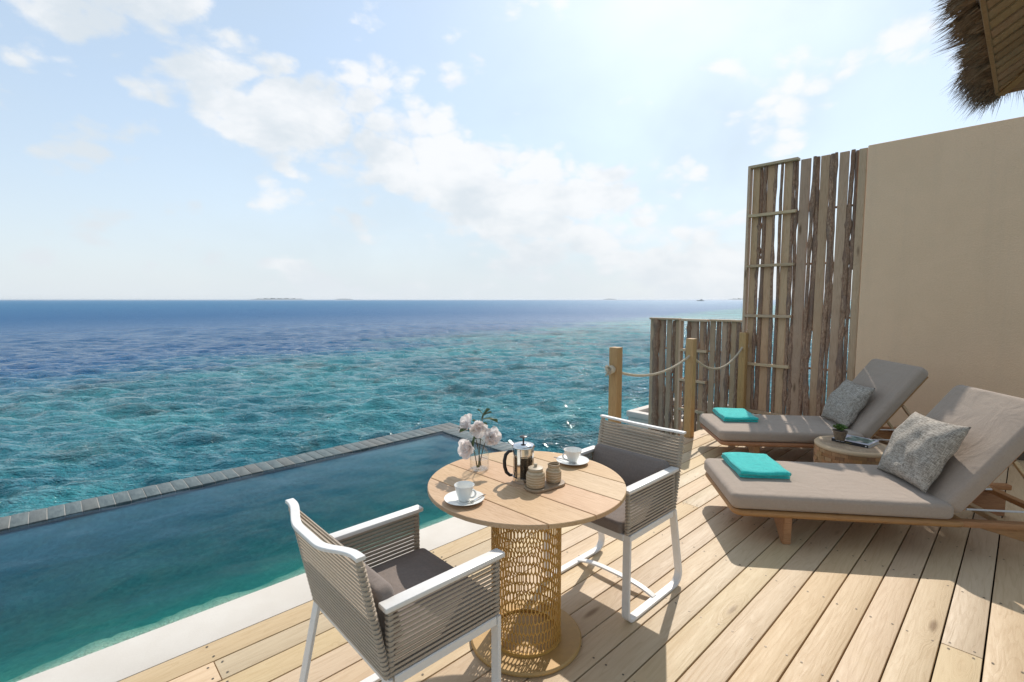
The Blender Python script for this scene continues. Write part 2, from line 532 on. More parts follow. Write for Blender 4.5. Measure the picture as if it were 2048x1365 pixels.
def mk():
    # rendered wall
    t = NT('beige_render')
    v = t.coords('Object', rnd=False)
    n = t.noise(v, 70, 5, 0.7); n2 = t.noise(v, 1.1, 5, 0.6, 0.5); n3 = t.noise(v, 240, 2, 0.5)
    col = t.mix(t.ramp(n2, 0.3, 0.7), (0.80, 0.555, 0.365), (0.85, 0.59, 0.395))
    col = t.mix(t.math('MULTIPLY', t.ramp(n, 0.35, 0.65), 0.25), col, (0.68, 0.46, 0.28))
    st_ = t.noise(t.coords('Object', (1, 3.0, 0.22), False), 1.6, 5, 0.65)
    col = t.mix(t.math('MULTIPLY', t.ramp(st_, 0.50, 0.72), 0.10), col, (0.50, 0.37, 0.26))
    n4 = t.noise(v, 9, 4, 0.6, 0.6)
    t.bsdf(col, 0.9, t.bump(t.math('ADD', t.math('ADD', n, t.math('MULTIPLY', n3, 0.5)), t.math('MULTIPLY', n4, 0.9)), 0.6, 0.010), spec=0.15)
    M['stucco'] = t.m
    # bark
    t = NT('branch_bark')
    v = t.coords('Object', (1, 1, 0.35))
    n = t.noise(v, 60, 6, 0.75); n2 = t.noise(v, 9, 3, 0.6)
    r = t.random()
    a = t.mix(t.ramp(n, 0.35, 0.68), (0.22, 0.12, 0.075), (0.58, 0.385, 0.265))
    col = t.mix(t.ramp(n2, 0.4, 0.7), a, t.mix(n, (0.16, 0.10, 0.085), (0.34, 0.25, 0.19)))
    col = t.mix(t.math('MULTIPLY', r, 0.4), col, (0.22, 0.135, 0.09))
    t.bsdf(col, 0.9, t.bump(n, 0.9, 0.012), spec=0.15)
    M['bark'] = t.m
    # concrete / stone
    t = NT('pale_coping_stone')
    v = t.coords('Object', rnd=True)
    n = t.noise(v, 120, 4, 0.7); n2 = t.noise(v, 2.2, 5, 0.6)
    col = t.mix(t.ramp(n2, 0.3, 0.7), (0.60, 0.545, 0.48), (0.66, 0.61, 0.55))
    col = t.mix(t.math('MULTIPLY', t.ramp(n, 0.5, 0.75), 0.25), col, (0.47, 0.42, 0.37))
    t.bsdf(col, 0.75, t.bump(n, 0.2, 0.003), spec=0.3)
    M['coping'] = t.m
    # slate edge tile
    t = NT('slate_edge_tile')
    v = t.coords('Object', (1, 1, 1)); vs = t.coords('Object', (6, 1.2, 1))
    n = t.noise(vs, 6, 6, 0.7, 0.6); n2 = t.noise(v, 60, 4, 0.7)
    r = t.random()
    col = t.mix(t.ramp(n, 0.3, 0.7), (0.06, 0.085, 0.092), (0.13, 0.16, 0.16))
    col = t.mix(t.math('MULTIPLY', t.ramp(r, 0.55, 1.0), 0.4), col, (0.15, 0.125, 0.10))
    col = t.mix(t.math('MULTIPLY', t.ramp(n2, 0.5, 0.75), 0.3), col, (0.19, 0.205, 0.20))
    t.bsdf(col, 0.5, t.bump(n, 0.3, 0.004), spec=0.3)
    M['slate'] = t.m
    # grout
    M['grout'] = plain('pale_grout', (0.42, 0.39, 0.35), 0.8)
    # pebble mosaic of the pool shelf
    t = NT('pebble_mosaic')
    v = t.coords('Object', rnd=False)
    d = t.voronoi(v, 95); c = t.voronoi(v, 95, out='Color')
    sx = t.n('ShaderNodeSeparateColor'); t.l(c, sx.inputs[0])
    col = t.mix(sx.outputs[0], (0.52, 0.46, 0.31), (0.72, 0.66, 0.48))
    col = t.mix(t.ramp(sx.outputs[1], 0.5, 1.0), col, (0.50, 0.55, 0.42))
    col = t.mix(t.ramp(d, 0.45, 0.75), col, (0.34, 0.31, 0.22))
    t.bsdf(col, 0.4, t.bump(t.ramp(d, 0.8, 0.2), 0.3, 0.008))
    M['pebble'] = t.m
    t = NT('pool_mosaic')
    v = t.coords('Object', rnd=False)
    c = t.voronoi(v, 40, out='Color', rnd=0.0)
    sx = t.n('ShaderNodeSeparateColor'); t.l(c, sx.inputs[0])
    n = t.noise(v, 3, 4, 0.6)
    col = t.mix(sx.outputs[0], (0.15, 0.33, 0.235), (0.24, 0.44, 0.31))
    col = t.mix(t.math('MULTIPLY', t.ramp(n, 0.35, 0.7), 0.4), col, (0.10, 0.26, 0.23))
    # teal to navy outwards: light lost in deep water, painted into the tile colour
    sy = t.n('ShaderNodeSeparateXYZ'); t.l(v, sy.inputs[0])
    dy = t.math('ADD', sy.outputs[1], t.math('MULTIPLY', t.math('SUBTRACT', n, 0.5), 0.35))
    col = t.mix(t.ramp(dy, 3.1, 4.7), col, t.mix(sx.outputs[0], (0.022, 0.075, 0.112), (0.038, 0.105, 0.145)))
    t.bsdf(col, 0.35)
    M['mosaic'] = t.m
    M['dark_mosaic'] = plain('dark_wall_mosaic', (0.03, 0.15, 0.23), 0.35, 0, 0.15, 60)
    # pool water : clear, tinted by depth
    t = NT('pool_water')
    v = t.coords('Object', rnd=False)
    n1 = t.noise(v, 9, 4, 0.6, 0.5); n2 = t.noise(v, 30, 3, 0.55, 0.4)
    h = t.math('ADD', n1, t.math('MULTIPLY', n2, 0.22))
    nb = t.bump(h, 0.16, 0.02)
    lw = t.n('ShaderNodeLayerWeight'); lw.inputs['Blend'].default_value = 0.5; t.l(nb, lw.inputs['Normal'])
    frs = t.math('ADD', t.math('MULTIPLY', t.math('POWER', lw.outputs['Facing'], 4.5), 0.40), 0.02)
    gl = t.n('ShaderNodeBsdfGlossy'); gl.inputs['Roughness'].default_value = 0.06; gl.inputs['Color'].default_value = (0.72, 0.86, 1, 1); t.l(nb, gl.inputs['Normal'])
    tr = t.n('ShaderNodeBsdfTransparent'); tr.inputs['Color'].default_value = (0.97, 0.99, 0.99, 1)
    mx = t.n('ShaderNodeMixShader'); t.l(frs, mx.inputs[0]); t.l(tr.outputs[0], mx.inputs[1]); t.l(gl.outputs[0], mx.inputs[2])
    t.l(mx.outputs[0], t.out.inputs['Surface'])
    va = t.n('ShaderNodeVolumeAbsorption'); va.inputs['Color'].default_value = (0.0, 0.62, 0.655, 1); va.inputs['Density'].default_value = 3.4
    t.l(va.outputs[0], t.out.inputs['Volume'])
    M['pool_water'] = t.m
    # sea
    t = NT('sea_water')
    v = t.coords('Object', rnd=False)
    sp = t.n('ShaderNodeSeparateXYZ'); t.l(v, sp.inputs[0])
    n_edge = t.noise(v, 0.09, 5, 0.6, 0.6)
    sdist = t.math('SUBTRACT', sp.outputs[1], t.math('ADD', t.math('MULTIPLY', sp.outputs[0], 0.25), 31.5))
    sdist = t.math('ADD', sdist, t.math('MULTIPLY', t.math('SUBTRACT', n_edge, 0.5), 22.0))
    deep = t.ramp(sdist, -9.0, 6.0)
    patch = t.noise(v, 0.30, 6, 0.65, 0.6); patch2 = t.noise(v, 1.3, 5, 0.6, 0.5); tone = t.noise(v, 0.16, 4, 0.6)
    shallow = t.mix(t.ramp(tone, 0.35, 0.65), (0.022, 0.16, 0.21), (0.044, 0.26, 0.29))
    coral = t.mix(t.ramp(patch2, 0.4, 0.65), (0.014, 0.085, 0.10), (0.045, 0.09, 0.09))
    shallow = t.mix(t.math('MULTIPLY', t.ramp(patch, 0.50, 0.66), 0.8), shallow, coral)
    far = t.n('ShaderNodeVectorMath', operation='LENGTH'); t.l(v, far.inputs[0])
    deepc = t.mix(t.ramp(far.outputs['Value'], 40, 400), (0.003, 0.095, 0.245), (0.008, 0.125, 0.265))
    col = t.mix(deep, shallow, deepc)
    mpw = t.n('ShaderNodeMapping', vector_type='TEXTURE'); mpw.inputs['Rotation'].default_value = (0, 0, rad(HEAD + 10)); mpw.inputs['Scale'].default_value = (1.0, 2.6, 1.0)
    t.l(v, mpw.inputs['Vector'])
    w1 = t.noise(mpw.outputs[0], 4.5, 5, 0.62, 0.35)
    w2 = t.noise(mpw.outputs[0], 1.3, 5, 0.62, 0.3); w3 = t.noise(mpw.outputs[0], 15.0, 3, 0.6, 0.3)
    h = t.math('ADD', t.math('ADD', t.math('MULTIPLY', w1, 0.30), t.math('MULTIPLY', w2, 0.34)), t.math('MULTIPLY', w3, 0.12))
    nb = t.bump(h, 1.0, 1.0)
    t.bsdf(col, t.ramp(far.outputs['Value'], 20, 140, 0.05, 0.58), nb, spec=0.62, IOR=1.33)
    M['sea'] = t.m
    # rope
    t = NT('cotton_rope')
    v = t.coords('Object', rnd=False)
    n = t.noise(v, 120, 3, 0.6)
    t.bsdf(t.mix(n, (0.42, 0.34, 0.24), (0.66, 0.58, 0.46)), 0.9, t.bump(n, 0.4, 0.004), spec=0.15)
    M['rope'] = t.m
    # tweed pillow
    t = NT('tweed_pillow')
    vx = t.coords('Object', (28, 300, 40)); vy = t.coords('Object', (300, 28, 40))
    a = t.noise(vx, 1.0, 3, 0.6); b = t.noise(vy, 1.0, 3, 0.6)
    f = t.math('ADD', t.math('MULTIPLY', t.ramp(a, 0.36, 0.64), 0.42), t.math('MULTIPLY', t.ramp(b, 0.36, 0.64), 0.58))
    n = t.noise(t.coords('Object'), 9, 4, 0.6)
    col = t.mix(f, (0.13, 0.112, 0.096), (0.66, 0.60, 0.525))
    col = t.mix(t.math('MULTIPLY', n, 0.35), col, (0.30, 0.26, 0.22))
    t.bsdf(col, 0.95, t.bump(f, 0.6, 0.004), spec=0.15)
    M['tweed'] = t.m
    # towel
    t = NT('turquoise_terry')
    v = t.coords('Object')
    n = t.noise(v, 260, 3, 0.7); n2 = t.noise(v, 30, 3, 0.6)
    f = t.math('ADD', t.math('MULTIPLY', n, 0.6), t.math('MULTIPLY', n2, 0.4))
    col = t.mix(t.ramp(f, 0.3, 0.7), (0.012, 0.42, 0.40), (0.05, 0.66, 0.60))
    t.bsdf(col, 0.95, t.bump(f, 0.9, 0.008), spec=0.1, Sheen_Weight=0.4, Sheen_Roughness=0.5)
    M['towel'] = t.m
    # thatch
    t = NT('dry_thatch')
    v = t.coords('Object', rnd=False)
    n = t.noise(v, 25, 4, 0.7)
    t.bsdf(t.mix(t.ramp(n, 0.3, 0.7), (0.13, 0.085, 0.055), (0.30, 0.215, 0.15)), 0.85, spec=0.2)
    M['thatch'] = t.m
    # petals
    t = NT('pale_petal')
    v = t.coords('Object')
    n = t.noise(v, 22, 4, 0.6)
    pc = t.mix(n, (0.86, 0.77, 0.76), (0.92, 0.90, 0.87))
    b = t.bsdf(pc, 0.6, spec=0.2)
    tl = t.n('ShaderNodeBsdfTranslucent'); t.put(tl.inputs['Color'], pc)
    mx = t.n('ShaderNodeMixShader'); mx.inputs[0].default_value = 0.45
    t.l(b.outputs[0], mx.inputs[1]); t.l(tl.outputs[0], mx.inputs[2]); t.l(mx.outputs[0], t.out.inputs['Surface'])
    M['petal'] = t.m
    M['leaf'] = plain('green_leaf', (0.085, 0.13, 0.035), 0.5, 0, 0.25, 30)
    M['stem'] = plain('brown_stem', (0.11, 0.085, 0.03), 0.6, 0, 0.2, 40)
    M['succulent'] = plain('succulent_green', (0.13, 0.24, 0.055), 0.45, 0, 0.25, 25)
    M['pot'] = plain('weathered_clay', (0.26, 0.19, 0.13), 0.8, 0, 0.25, 35, 0.3)
    M['soil'] = plain('dark_soil', (0.03, 0.02, 0.015), 0.95)
    # clear glass, thin
    for nm, tint in (('glass', (0.985, 0.99, 0.988)),):
        t = NT('clear_glass')
        lw = t.n('ShaderNodeLayerWeight'); lw.inputs['Blend'].default_value = 0.5
        frs = t.math('ADD', t.math('MULTIPLY', t.math('POWER', lw.outputs['Facing'], 3.5), 0.5), 0.035)
        gl = t.n('ShaderNodeBsdfGlossy'); gl.inputs['Roughness'].default_value = 0.02
        tr = t.n('ShaderNodeBsdfTransparent'); tr.inputs['Color'].default_value = (*tint, 1)
        mx = t.n('ShaderNodeMixShader'); t.l(frs, mx.inputs[0]); t.l(tr.outputs[0], mx.inputs[1]); t.l(gl.outputs[0], mx.inputs[2])
        t.l(mx.outputs[0], t.out.inputs['Surface'])
        M[nm] = t.m
    M['coffee'] = plain('black_coffee', (0.012, 0.007, 0.004), 0.1, 0, 0.1, 10)
    # ringed stoneware
    t = NT('ringed_stoneware')
    v = t.coords('Object')
    wv = t.wave(v, 26, 2.5, 2, 2.0, 'Z'); n = t.noise(v, 50, 4, 0.6)
    col = t.mix(wv, (0.40, 0.285, 0.165), (0.58, 0.46, 0.32))
    col = t.mix(t.math('MULTIPLY', n, 0.3), col, (0.33, 0.235, 0.145))
    t.bsdf(col, 0.55, t.bump(wv, 0.35, 0.004), spec=0.35)
    M['stoneware'] = t.m
    M['stoneware_plain'] = plain('sand_stoneware', (0.50, 0.40, 0.28), 0.5, 0, 0.1, 40)
    M['tray'] = plain('brown_tray', (0.34, 0.235, 0.145), 0.5, 0, 0.12, 40)
    # end-grain table top
    t = NT('log_slice')
    v = t.coords('Object', rnd=False)
    rg = t.wave(v, 14, 3.0, 3, 1.5, kind='RINGS')
    ln = t.n('ShaderNodeVectorMath', operation='LENGTH'); t.l(v, ln.inputs[0])
    n = t.noise(v, 14, 5, 0.65, 0.6)
    c = t.mix(t.ramp(n, 0.3, 0.7), (0.36, 0.25, 0.165), (0.50, 0.38, 0.26))
    c = t.mix(t.math('MULTIPLY', rg, 0.25), c, (0.30, 0.20, 0.13))
    c = t.mix(t.ramp(t.math('ADD', ln.outputs['Value'], t.math('MULTIPLY', n, 0.03)), 0.255, 0.27), c, (0.60, 0.44, 0.28))
    t.bsdf(c, 0.6, t.bump(n, 0.2, 0.004))
    M['log'] = t.m
    # book
    M['paper'] = plain('book_pages', (0.62, 0.58, 0.50), 0.8, 0, 0.15, 200)
    M['cover'] = plain('pale_book_cover', (0.56, 0.55, 0.62), 0.35, 0, 0.03, 20)
    M['spine'] = plain('dark_book_spine', (0.02, 0.018, 0.022), 0.4, 0, 0.05, 20)
    M['spine_white'] = plain('spine_print_white', (0.7, 0.7, 0.7), 0.5)
    M['spine_olive'] = plain('spine_print_olive', (0.22, 0.17, 0.03), 0.5)
    t = NT('cover_picture')
    v = t.coords('Object', rnd=False)
    n = t.noise(v, 17, 5, 0.6, 1.2); n2 = t.noise(v, 9, 3, 0.5, 0.5); n3 = t.noise(v, 40, 3, 0.6)
    c = t.mix(t.ramp(n, 0.4, 0.6), (0.06, 0.10, 0.085), (0.28, 0.38, 0.33))
    c = t.mix(t.ramp(n2, 0.56, 0.66), c, (0.55, 0.47, 0.42))
    c = t.mix(t.math('MULTIPLY', t.ramp(n3, 0.55, 0.7), 0.5), c, (0.03, 0.04, 0.04))
    t.bsdf(c, 0.3)
    M['picture'] = t.m
    M['island'] = plain('far_trees', (0.022, 0.045, 0.035), 0.9, 0, 0.3, 0.05)
    M['sand'] = plain('beach_sand', (0.55, 0.48, 0.36), 0.9)
    M['boat_hull'] = plain('boat_hull_paint', (0.10, 0.12, 0.14), 0.5)
    M['boat_white'] = plain('boat_cabin_paint', (0.35, 0.37, 0.39), 0.5)
    M['black_stone'] = plain('black_pebbles', (0.025, 0.024, 0.026), 0.3, 0, 0.3, 8)
    M['ochre'] = plain('ochre_base', (0.47, 0.29, 0.105), 0.5, 0.1, 0.05, 30)
    M['dark_metal'] = plain('dark_spoon_steel', (0.22, 0.20, 0.19), 0.25, 1.0)
mk()

# ================================================================== THE SETTING
# ---- sea: one sheet to the horizon, finely divided near the villa, with real swell and chop
SEA_Z = -2.0
def build_sea():
    rs = [0.0, 1.5]
    r = 3.0
    while r < 30000:
        rs.append(r)
        r += max(0.055, 0.007 * r) if r < 110 else 0.035 * r
    rs.append(45000.0)
    rs = np.array(rs)
    th = np.concatenate([np.arange(rad(-22), rad(122), 0.0048), np.linspace(rad(122), rad(338), 40, endpoint=False)])
    nr, na = len(rs), len(th)
    R, T = np.meshgrid(rs, th, indexing='ij')
    X = 1.5 + R * np.cos(T); Y = 4.0 + R * np.sin(T); Z = np.zeros_like(X)
    sp = np.maximum(np.maximum(0.055, 0.007 * R), R * 0.0048)
    sp[:, th > rad(121)] = 1e3
    lam = np.exp(rng.uniform(math.log(0.22), math.log(2.6), 90))
    for L in lam:
        k = 2 * PI / L
        a = rad(HEAD + 10) + rng.normal(0, 0.42)
        sl = 0.058 * (1.1 if L < 1.2 else 0.75)
        A = sl / k
        ph = rng.uniform(0, 2 * PI)
        arg = k * (X * math.cos(a) + Y * math.sin(a)) + ph
        fade = np.clip((L / sp - 2.5) / 3.0, 0, 1)
        s = np.sin(arg)
        Z += A * fade * (s + 0.25 * np.cos(2 * arg))
    V = np.stack([X.ravel(), Y.ravel(), Z.ravel()], 1)
    i, j = np.meshgrid(np.arange(nr - 1), np.arange(na), indexing='ij')
    j2 = (j + 1) % na
    Q = np.stack([i * na + j, (i + 1) * na + j, (i + 1) * na + j2, i * na + j2], -1).reshape(-1, 4)
    me = bpy.data.meshes.new('sea')
    me.vertices.add(len(V)); me.vertices.foreach_set('co', V.ravel())
    me.loops.add(Q.size); me.loops.foreach_set('vertex_index', Q.ravel().astype(np.int32))
    me.polygons.add(len(Q)); me.polygons.foreach_set('loop_start', np.arange(0, Q.size, 4, dtype=np.int32))
    me.polygons.foreach_set('loop_total', np.full(len(Q), 4, dtype=np.int32))
    me.polygons.foreach_set('use_smooth', np.ones(len(Q), dtype=bool))
    me.update(calc_edges=True); me.validate()
    o = obj('sea', me, M['sea'], loc=(0, 0, SEA_Z))
    tag(o, 'blue green sea with choppy waves reaching the horizon', kind='structure')
build_sea()

def px_dir(x, y):
    """view direction of a point measured in the photograph (used for far islands only: their bearing)"""
    a = math.atan((x - 1024) / 983.0)
    return rad(HEAD) - a

def island(x0, x1, hpx, dist):
    a0, a1 = px_dir(x0, 600), px_dir(x1, 600)
    am = (a0 + a1) / 2
    wd = abs(a0 - a1) * dist
    h = hpx / 983.0 * dist
    N, K = 46, 5
    V, F = [], []
    for i in range(N + 1):
        u = -1 + 2 * i / N
        prof = max(0.0, 1 - abs(u) ** 3) ** 0.5
        hh = h * prof * (0.72 + 0.28 * math.sin(i * 1.7) * math.sin(i * 0.61 + 1)) * (0.85 + 0.15 * random.random())
        for k in range(K + 1):
            v = -1 + 2 * k / K
            V.append((u * wd / 2, v * wd * 0.12 * max(prof, 0.05), hh * (1 - v * v) ** 0.5 - 0.3))
    for i in range(N):
        for k in range(K):
            F.append((i * (K + 1) + k, (i + 1) * (K + 1) + k, (i + 1) * (K + 1) + k + 1, i * (K + 1) + k + 1))
    o = obj('island', mesh(V, F, True), M['island'], loc=(math.cos(am) * dist, math.sin(am) * dist, SEA_Z), rot=(0, 0, am - PI / 2))
    return tag(o, None, None, None, 'structure')
island(500, 612, 4.2, 16000)['label'] = 'long low wooded island on the horizon towards the left'
island(670, 708, 3.2, 15000)['label'] = 'short low island beside the long one on the horizon'
island(1206, 1234, 3.2, 15500)['label'] = 'tiny island on the horizon above the first rope post'
island(1455, 1540, 4.0, 16500)['label'] = 'low island on the horizon half hidden by the tall screen'

# ---- deck
PITCH, BW, BT = 0.1472, 0.1405, 0.032
G0 = 0.045
deck = empty('deck', (0, 0, 0), 0, 'pale pine boarded deck beside the pool', kind='structure')
JOISTS = [2.325 + 0.625 * k for k in range(-8, 8)]
screws = []
def board_piece(x0, x1, yc, bw=BW):
    L = x1 - x0
    k = round(L, 3)
    me = box((L - 0.003, bw, BT), 0.0035, 2)
    o = obj('board', me, M['deck'], deck, loc=((x0 + x1) / 2, yc, -BT / 2 + random.uniform(-0.0012, 0.0008)))
    for j in JOISTS:
        if x0 + 0.02 < j < x1 - 0.02:
            for s in (-1, 1): screws.append((j + random.uniform(-0.014, 0.014), yc + s * (bw * 0.30) + random.uniform(-0.006, 0.006)))
    for xe, d in ((x0, 1), (x1, -1)):
        for s in (-1, 1): screws.append((xe + d * 0.028, yc + s * bw * 0.30))
for k in range(-15, 18):
    yc = G0 + PITCH * (k + 0.5)
    xa, xb = -2.1, 6.985
    if k == 17: xa = 3.80; bw = 0.16; yc = G0 + PITCH * 17 + 0.084
    else: bw = BW
    cuts = [xa]
    if k == 0: js = [2.95 - 0.0]
    elif k == 17: js = []
    else:
        js = random.sample([JOISTS[i] for i in range(2, 14)], 2)
        js = sorted(js)
        js = js[:1] if k % 2 else []
    for j in js:
        if xa + 0.4 < j < xb - 0.4: cuts.append(j)
    cuts.append(xb)
    for a, b in zip(cuts[:-1], cuts[1:]): board_piece(a, b, yc, bw)
# screw heads, far too small to pick apart
V, F = [], []
for x, y in screws:
    if not (-0.5 < x < 7 and -0.8 < y < 2.8): continue
    b = len(V); r = 0.0054
    for q in range(7):
        a = 2 * PI * q / 7
        V.append((x + r * math.cos(a), y + r * math.sin(a), 0.0016))
    F.append(tuple(range(b, b + 7)))
tag(obj('screw_heads', mesh(V, F), M['screw'], deck), kind='stuff')
for j in JOISTS:
    if -2 < j < 7: obj('joist', box((0.05, 4.6, 0.12), 0.003), M['under'], deck, loc=(j, 0.18, -BT - 0.0615))
obj('under_deck', box((9.1, 4.55, 0.05), 0.002), M['under'], deck, loc=(2.44, 0.16, -0.26))
obj('edge_board', box((3.2, 0.03, 0.22), 0.003), M['post'], deck, loc=(5.40, 2.735, -0.145))
obj('support_wall', box((9.0, 0.2, 2.6), 0.002), M['coping'], deck, loc=(2.4, 2.3, -1.58))

# ---- pool: shell, shelf, edge tiles, coping
PX0, PX1, PY0, PY1 = -3.2, 3.50, 2.845, 4.965
WZ = -0.045
pool = empty('pool', (0, 0, 0), 0, 'infinity pool along the deck', kind='structure')
FL = -0.34
# dished floor: deepest down the middle, sloping up to the overflow edges
V, F = [], []
fx = [PX0 - 0.05 + (PX1 + 0.06 - PX0) * i / 40 for i in range(41)]; fy = [PY0 - 0.02 + (PY1 + 0.03 - PY0) * j / 24 for j in range(25)]
for x_ in fx:
    for y_ in fy:
        d_ = 0.215 + 0.12 * min(1.0, (y_ - PY0) / 1.1)
        d_ = min(d_, 0.075 + 0.235 * (PY1 + 0.01 - y_), 0.075 + 0.26 * (PX1 + 0.01 - x_))
        V.append((x_, y_, -max(d_, 0.068)))
for i in range(40):
    for j in range(24): F.append((i * 25 + j, (i + 1) * 25 + j, (i + 1) * 25 + j + 1, i * 25 + j + 1))
obj('pool_floor', mesh(V, F, True), M['mosaic'], pool)
obj('pool_wall', box((PX1 - PX0 + 0.6, 0.26, 2.4), 0.002), M['dark_mosaic'], pool, loc=((PX0 + PX1) / 2 + 0.0, PY1 + 0.145, -1.30))
obj('pool_wall', box((0.24, PY1 - PY0 + 0.26, 2.4), 0.002), M['dark_mosaic'], pool, loc=(PX1 + 0.13, (PY0 + PY1) / 2 + 0.13, -1.302))
obj('pool_wall', box((PX1 - PX0 + 0.5, 0.12, 2.3), 0.002), M['mosaic'], pool, loc=((PX0 + PX1) / 2, PY0 - 0.10, -1.26))
obj('pool_wall', box((0.2, PY1 - PY0 + 0.26, 2.4), 0.002), M['mosaic'], pool, loc=(PX0 - 0.11, (PY0 + PY1) / 2, -1.301))
# pebbled shelf under the coping with an uneven lip
V, F = [], []
NS = 160
for i in range(NS + 1):
    x = PX0 + (PX1 - PX0) * i / NS
    wob = 0.018 * math.sin(x * 5.1) + 0.014 * math.sin(x * 11.3 + 1) + random.uniform(-0.012, 0.012)
    for y, z in ((PY0 - 0.03, -0.068), (PY0 + 0.10, -0.090), (PY0 + 0.22 + wob, -0.122), (PY0 + 0.38 + wob, -0.18), (PY0 + 0.62 + wob, -0.31)):
        V.append((x, y, z + random.uniform(-0.003, 0.003)))
for i in range(NS):
    for k in range(4): F.append((i * 5 + k, (i + 1) * 5 + k, (i + 1) * 5 + k + 1, i * 5 + k + 1))
obj('pebble_shelf', mesh(V, F, True), M['pebble'], pool)
# edge tiles, each its own piece
TW, TG = 0.1005, 0.005
x = PX0
tile_me = box((TW - TG, 0.285, 0.03), 0.003, 2)
while x < PX1 + 0.24:
    obj('edge_tile', tile_me, M['slate'], pool, loc=(x + TW / 2, PY1 + 0.147, -0.052 + random.uniform(-0.0012, 0.0012)), rot=(random.uniform(-.006, .006), random.uniform(-.006, .006), 0))
    x += TW
tile_me2 = box((0.235, TW - TG, 0.03), 0.003, 2)
y = PY1 - TW
while y > PY0 - 0.02:
    obj('edge_tile', tile_me2, M['slate'], pool, loc=(PX1 + 0.122, y + TW / 2, -0.052 + random.uniform(-0.0012, 0.0012)), rot=(random.uniform(-.006, .006), random.uniform(-.006, .006), 0))
    y -= TW
obj('tile_bed', box((PX1 - PX0 + 0.25, 0.275, 0.03), 0.001), M['grout'], pool, loc=((PX0 + PX1) / 2 + 0.12, PY1 + 0.146, -0.0555))
obj('tile_bed', box((0.225, PY1 - PY0 + 0.1, 0.03), 0.001), M['grout'], pool, loc=(PX1 + 0.122, (PY0 + PY1) / 2, -0.0558))
# pale coping slabs
for xa, xb in ((-3.5, -0.75), (-0.75, 3.795)):
    obj('coping_slab', box((xb - xa - 0.002, 0.292, 0.06), 0.004, 2), M['coping'], pool, loc=((xa + xb) / 2, 2.697, -0.032))
# water
def pool_water():
    nx, ny = 220, 80
    xs = np.linspace(PX0 - 0.05, PX1 + 0.006, nx); ys = np.linspace(PY0 - 0.02, PY1 + 0.006, ny)
    Xg, Yg = np.meshgrid(xs, ys, indexing='ij')
    Z = np.zeros_like(Xg)
    for L in np.exp(rng.uniform(math.log(0.10), math.log(0.7), 40)):
        k = 2 * PI / L; a = rng.uniform(0, 2 * PI)
        Z += 0.011 / k * np.sin(k * (Xg * math.cos(a) + Yg * math.sin(a)) + rng.uniform(0, 6.28))
    # rings spreading from two gentle returns
    for cx, cy, amp in ((0.95, 3.55, 1.0), (2.75, 4.35, 1.2)):
        d = np.hypot(Xg - cx, Yg - cy)
        Z += amp * 0.0011 * np.sin(d * 60) * np.exp(-((d - 0.18) / 0.22) ** 2)
    V = np.stack([Xg, Yg, Z], -1).reshape(-1, 3).tolist()
    F = []
    idx = lambda i, j: i * ny + j
    for i in range(nx - 1):
        for j in range(ny - 1): F.append((idx(i, j), idx(i + 1, j), idx(i + 1, j + 1), idx(i, j + 1)))
    b = len(V)
    dz = FL - WZ - 0.04
    V += [(xs[0], ys[0], dz), (xs[-1], ys[0], dz), (xs[-1], ys[-1], dz), (xs[0], ys[-1], dz)]
    F.append((b, b + 3, b + 2, b + 1))
    F.append(tuple([b] + [b + 1] + [idx(i, 0) for i in range(nx - 1, -1, -1)]))
    F.append(tuple([b + 2] + [b + 3] + [idx(i, ny - 1) for i in range(nx)]))
    F.append(tuple([b + 3] + [b] + [idx(0, j) for j in range(ny)]))
    F.append(tuple([b + 1] + [b + 2] + [idx(nx - 1, j) for j in range(ny - 1, -1, -1)]))
    me = mesh(V, F)
    bm = bmesh.new(); bm.from_mesh(me); bmesh.ops.recalc_face_normals(bm, faces=bm.faces); bm.to_mesh(me); bm.free()
    me.polygons.foreach_set('use_smooth', [True] * ((nx - 1) * (ny - 1)) + [False] * 5)
    o = obj('pool_water', me, M['pool_water'], loc=(0, 0, WZ))
    tag(o, 'clear teal water of the infinity pool', kind='structure')
pool_water()

# ---- rendered wall, thick, closing the deck
WX = 7.0
t = empty('villa_wall', (WX, 0, 0), 0, 'tall beige rendered wall beside the timber screen', 'wall')
def wallmesh():
    bm = bmesh.new()
    box_bm(bm, (0.22, 5.4, 5.4), (0.111, -1.303, 0.68), bevel=0.012, seg=2)
    return bm_mesh(bm, angle=rad(35))
obj('render_panel', wallmesh(), M['stucco'], t)
obj('skirting', box((0.02, 5.3, 0.10), 0.003), M['under'], t, loc=(-0.0125, -1.30, 0.055))

# ---- timber screens of planks and bark-covered branches
def branch(length, r0, seed, bend=0.02):
    rr = random.Random(seed)
    N = 22
    P, Rr = [], []
    px = py = 0.0
    k1, k2, p1, p2 = rr.uniform(2, 5), rr.uniform(5, 11), rr.uniform(0, 6), rr.uniform(0, 6)
    for i in range(N + 1):
        u = i / N
        px = bend * math.sin(k1 * u + p1) * 0.5 + bend * 0.25 * math.sin(k2 * u + p2)
        py = bend * math.sin(k1 * 1.3 * u + p2) + bend * 0.45 * math.sin(k2 * u + p1) + rr.uniform(-.0025, .0025)
        P.append((px * 0.4, py, length * u))
        knot = 1.0 + (0.45 if rr.random() < 0.13 else 0.0)
        Rr.append(r0 * (1.1 - 0.25 * u) * rr.uniform(0.88, 1.12) * knot)
    return tube_mesh(P, Rr, 8)

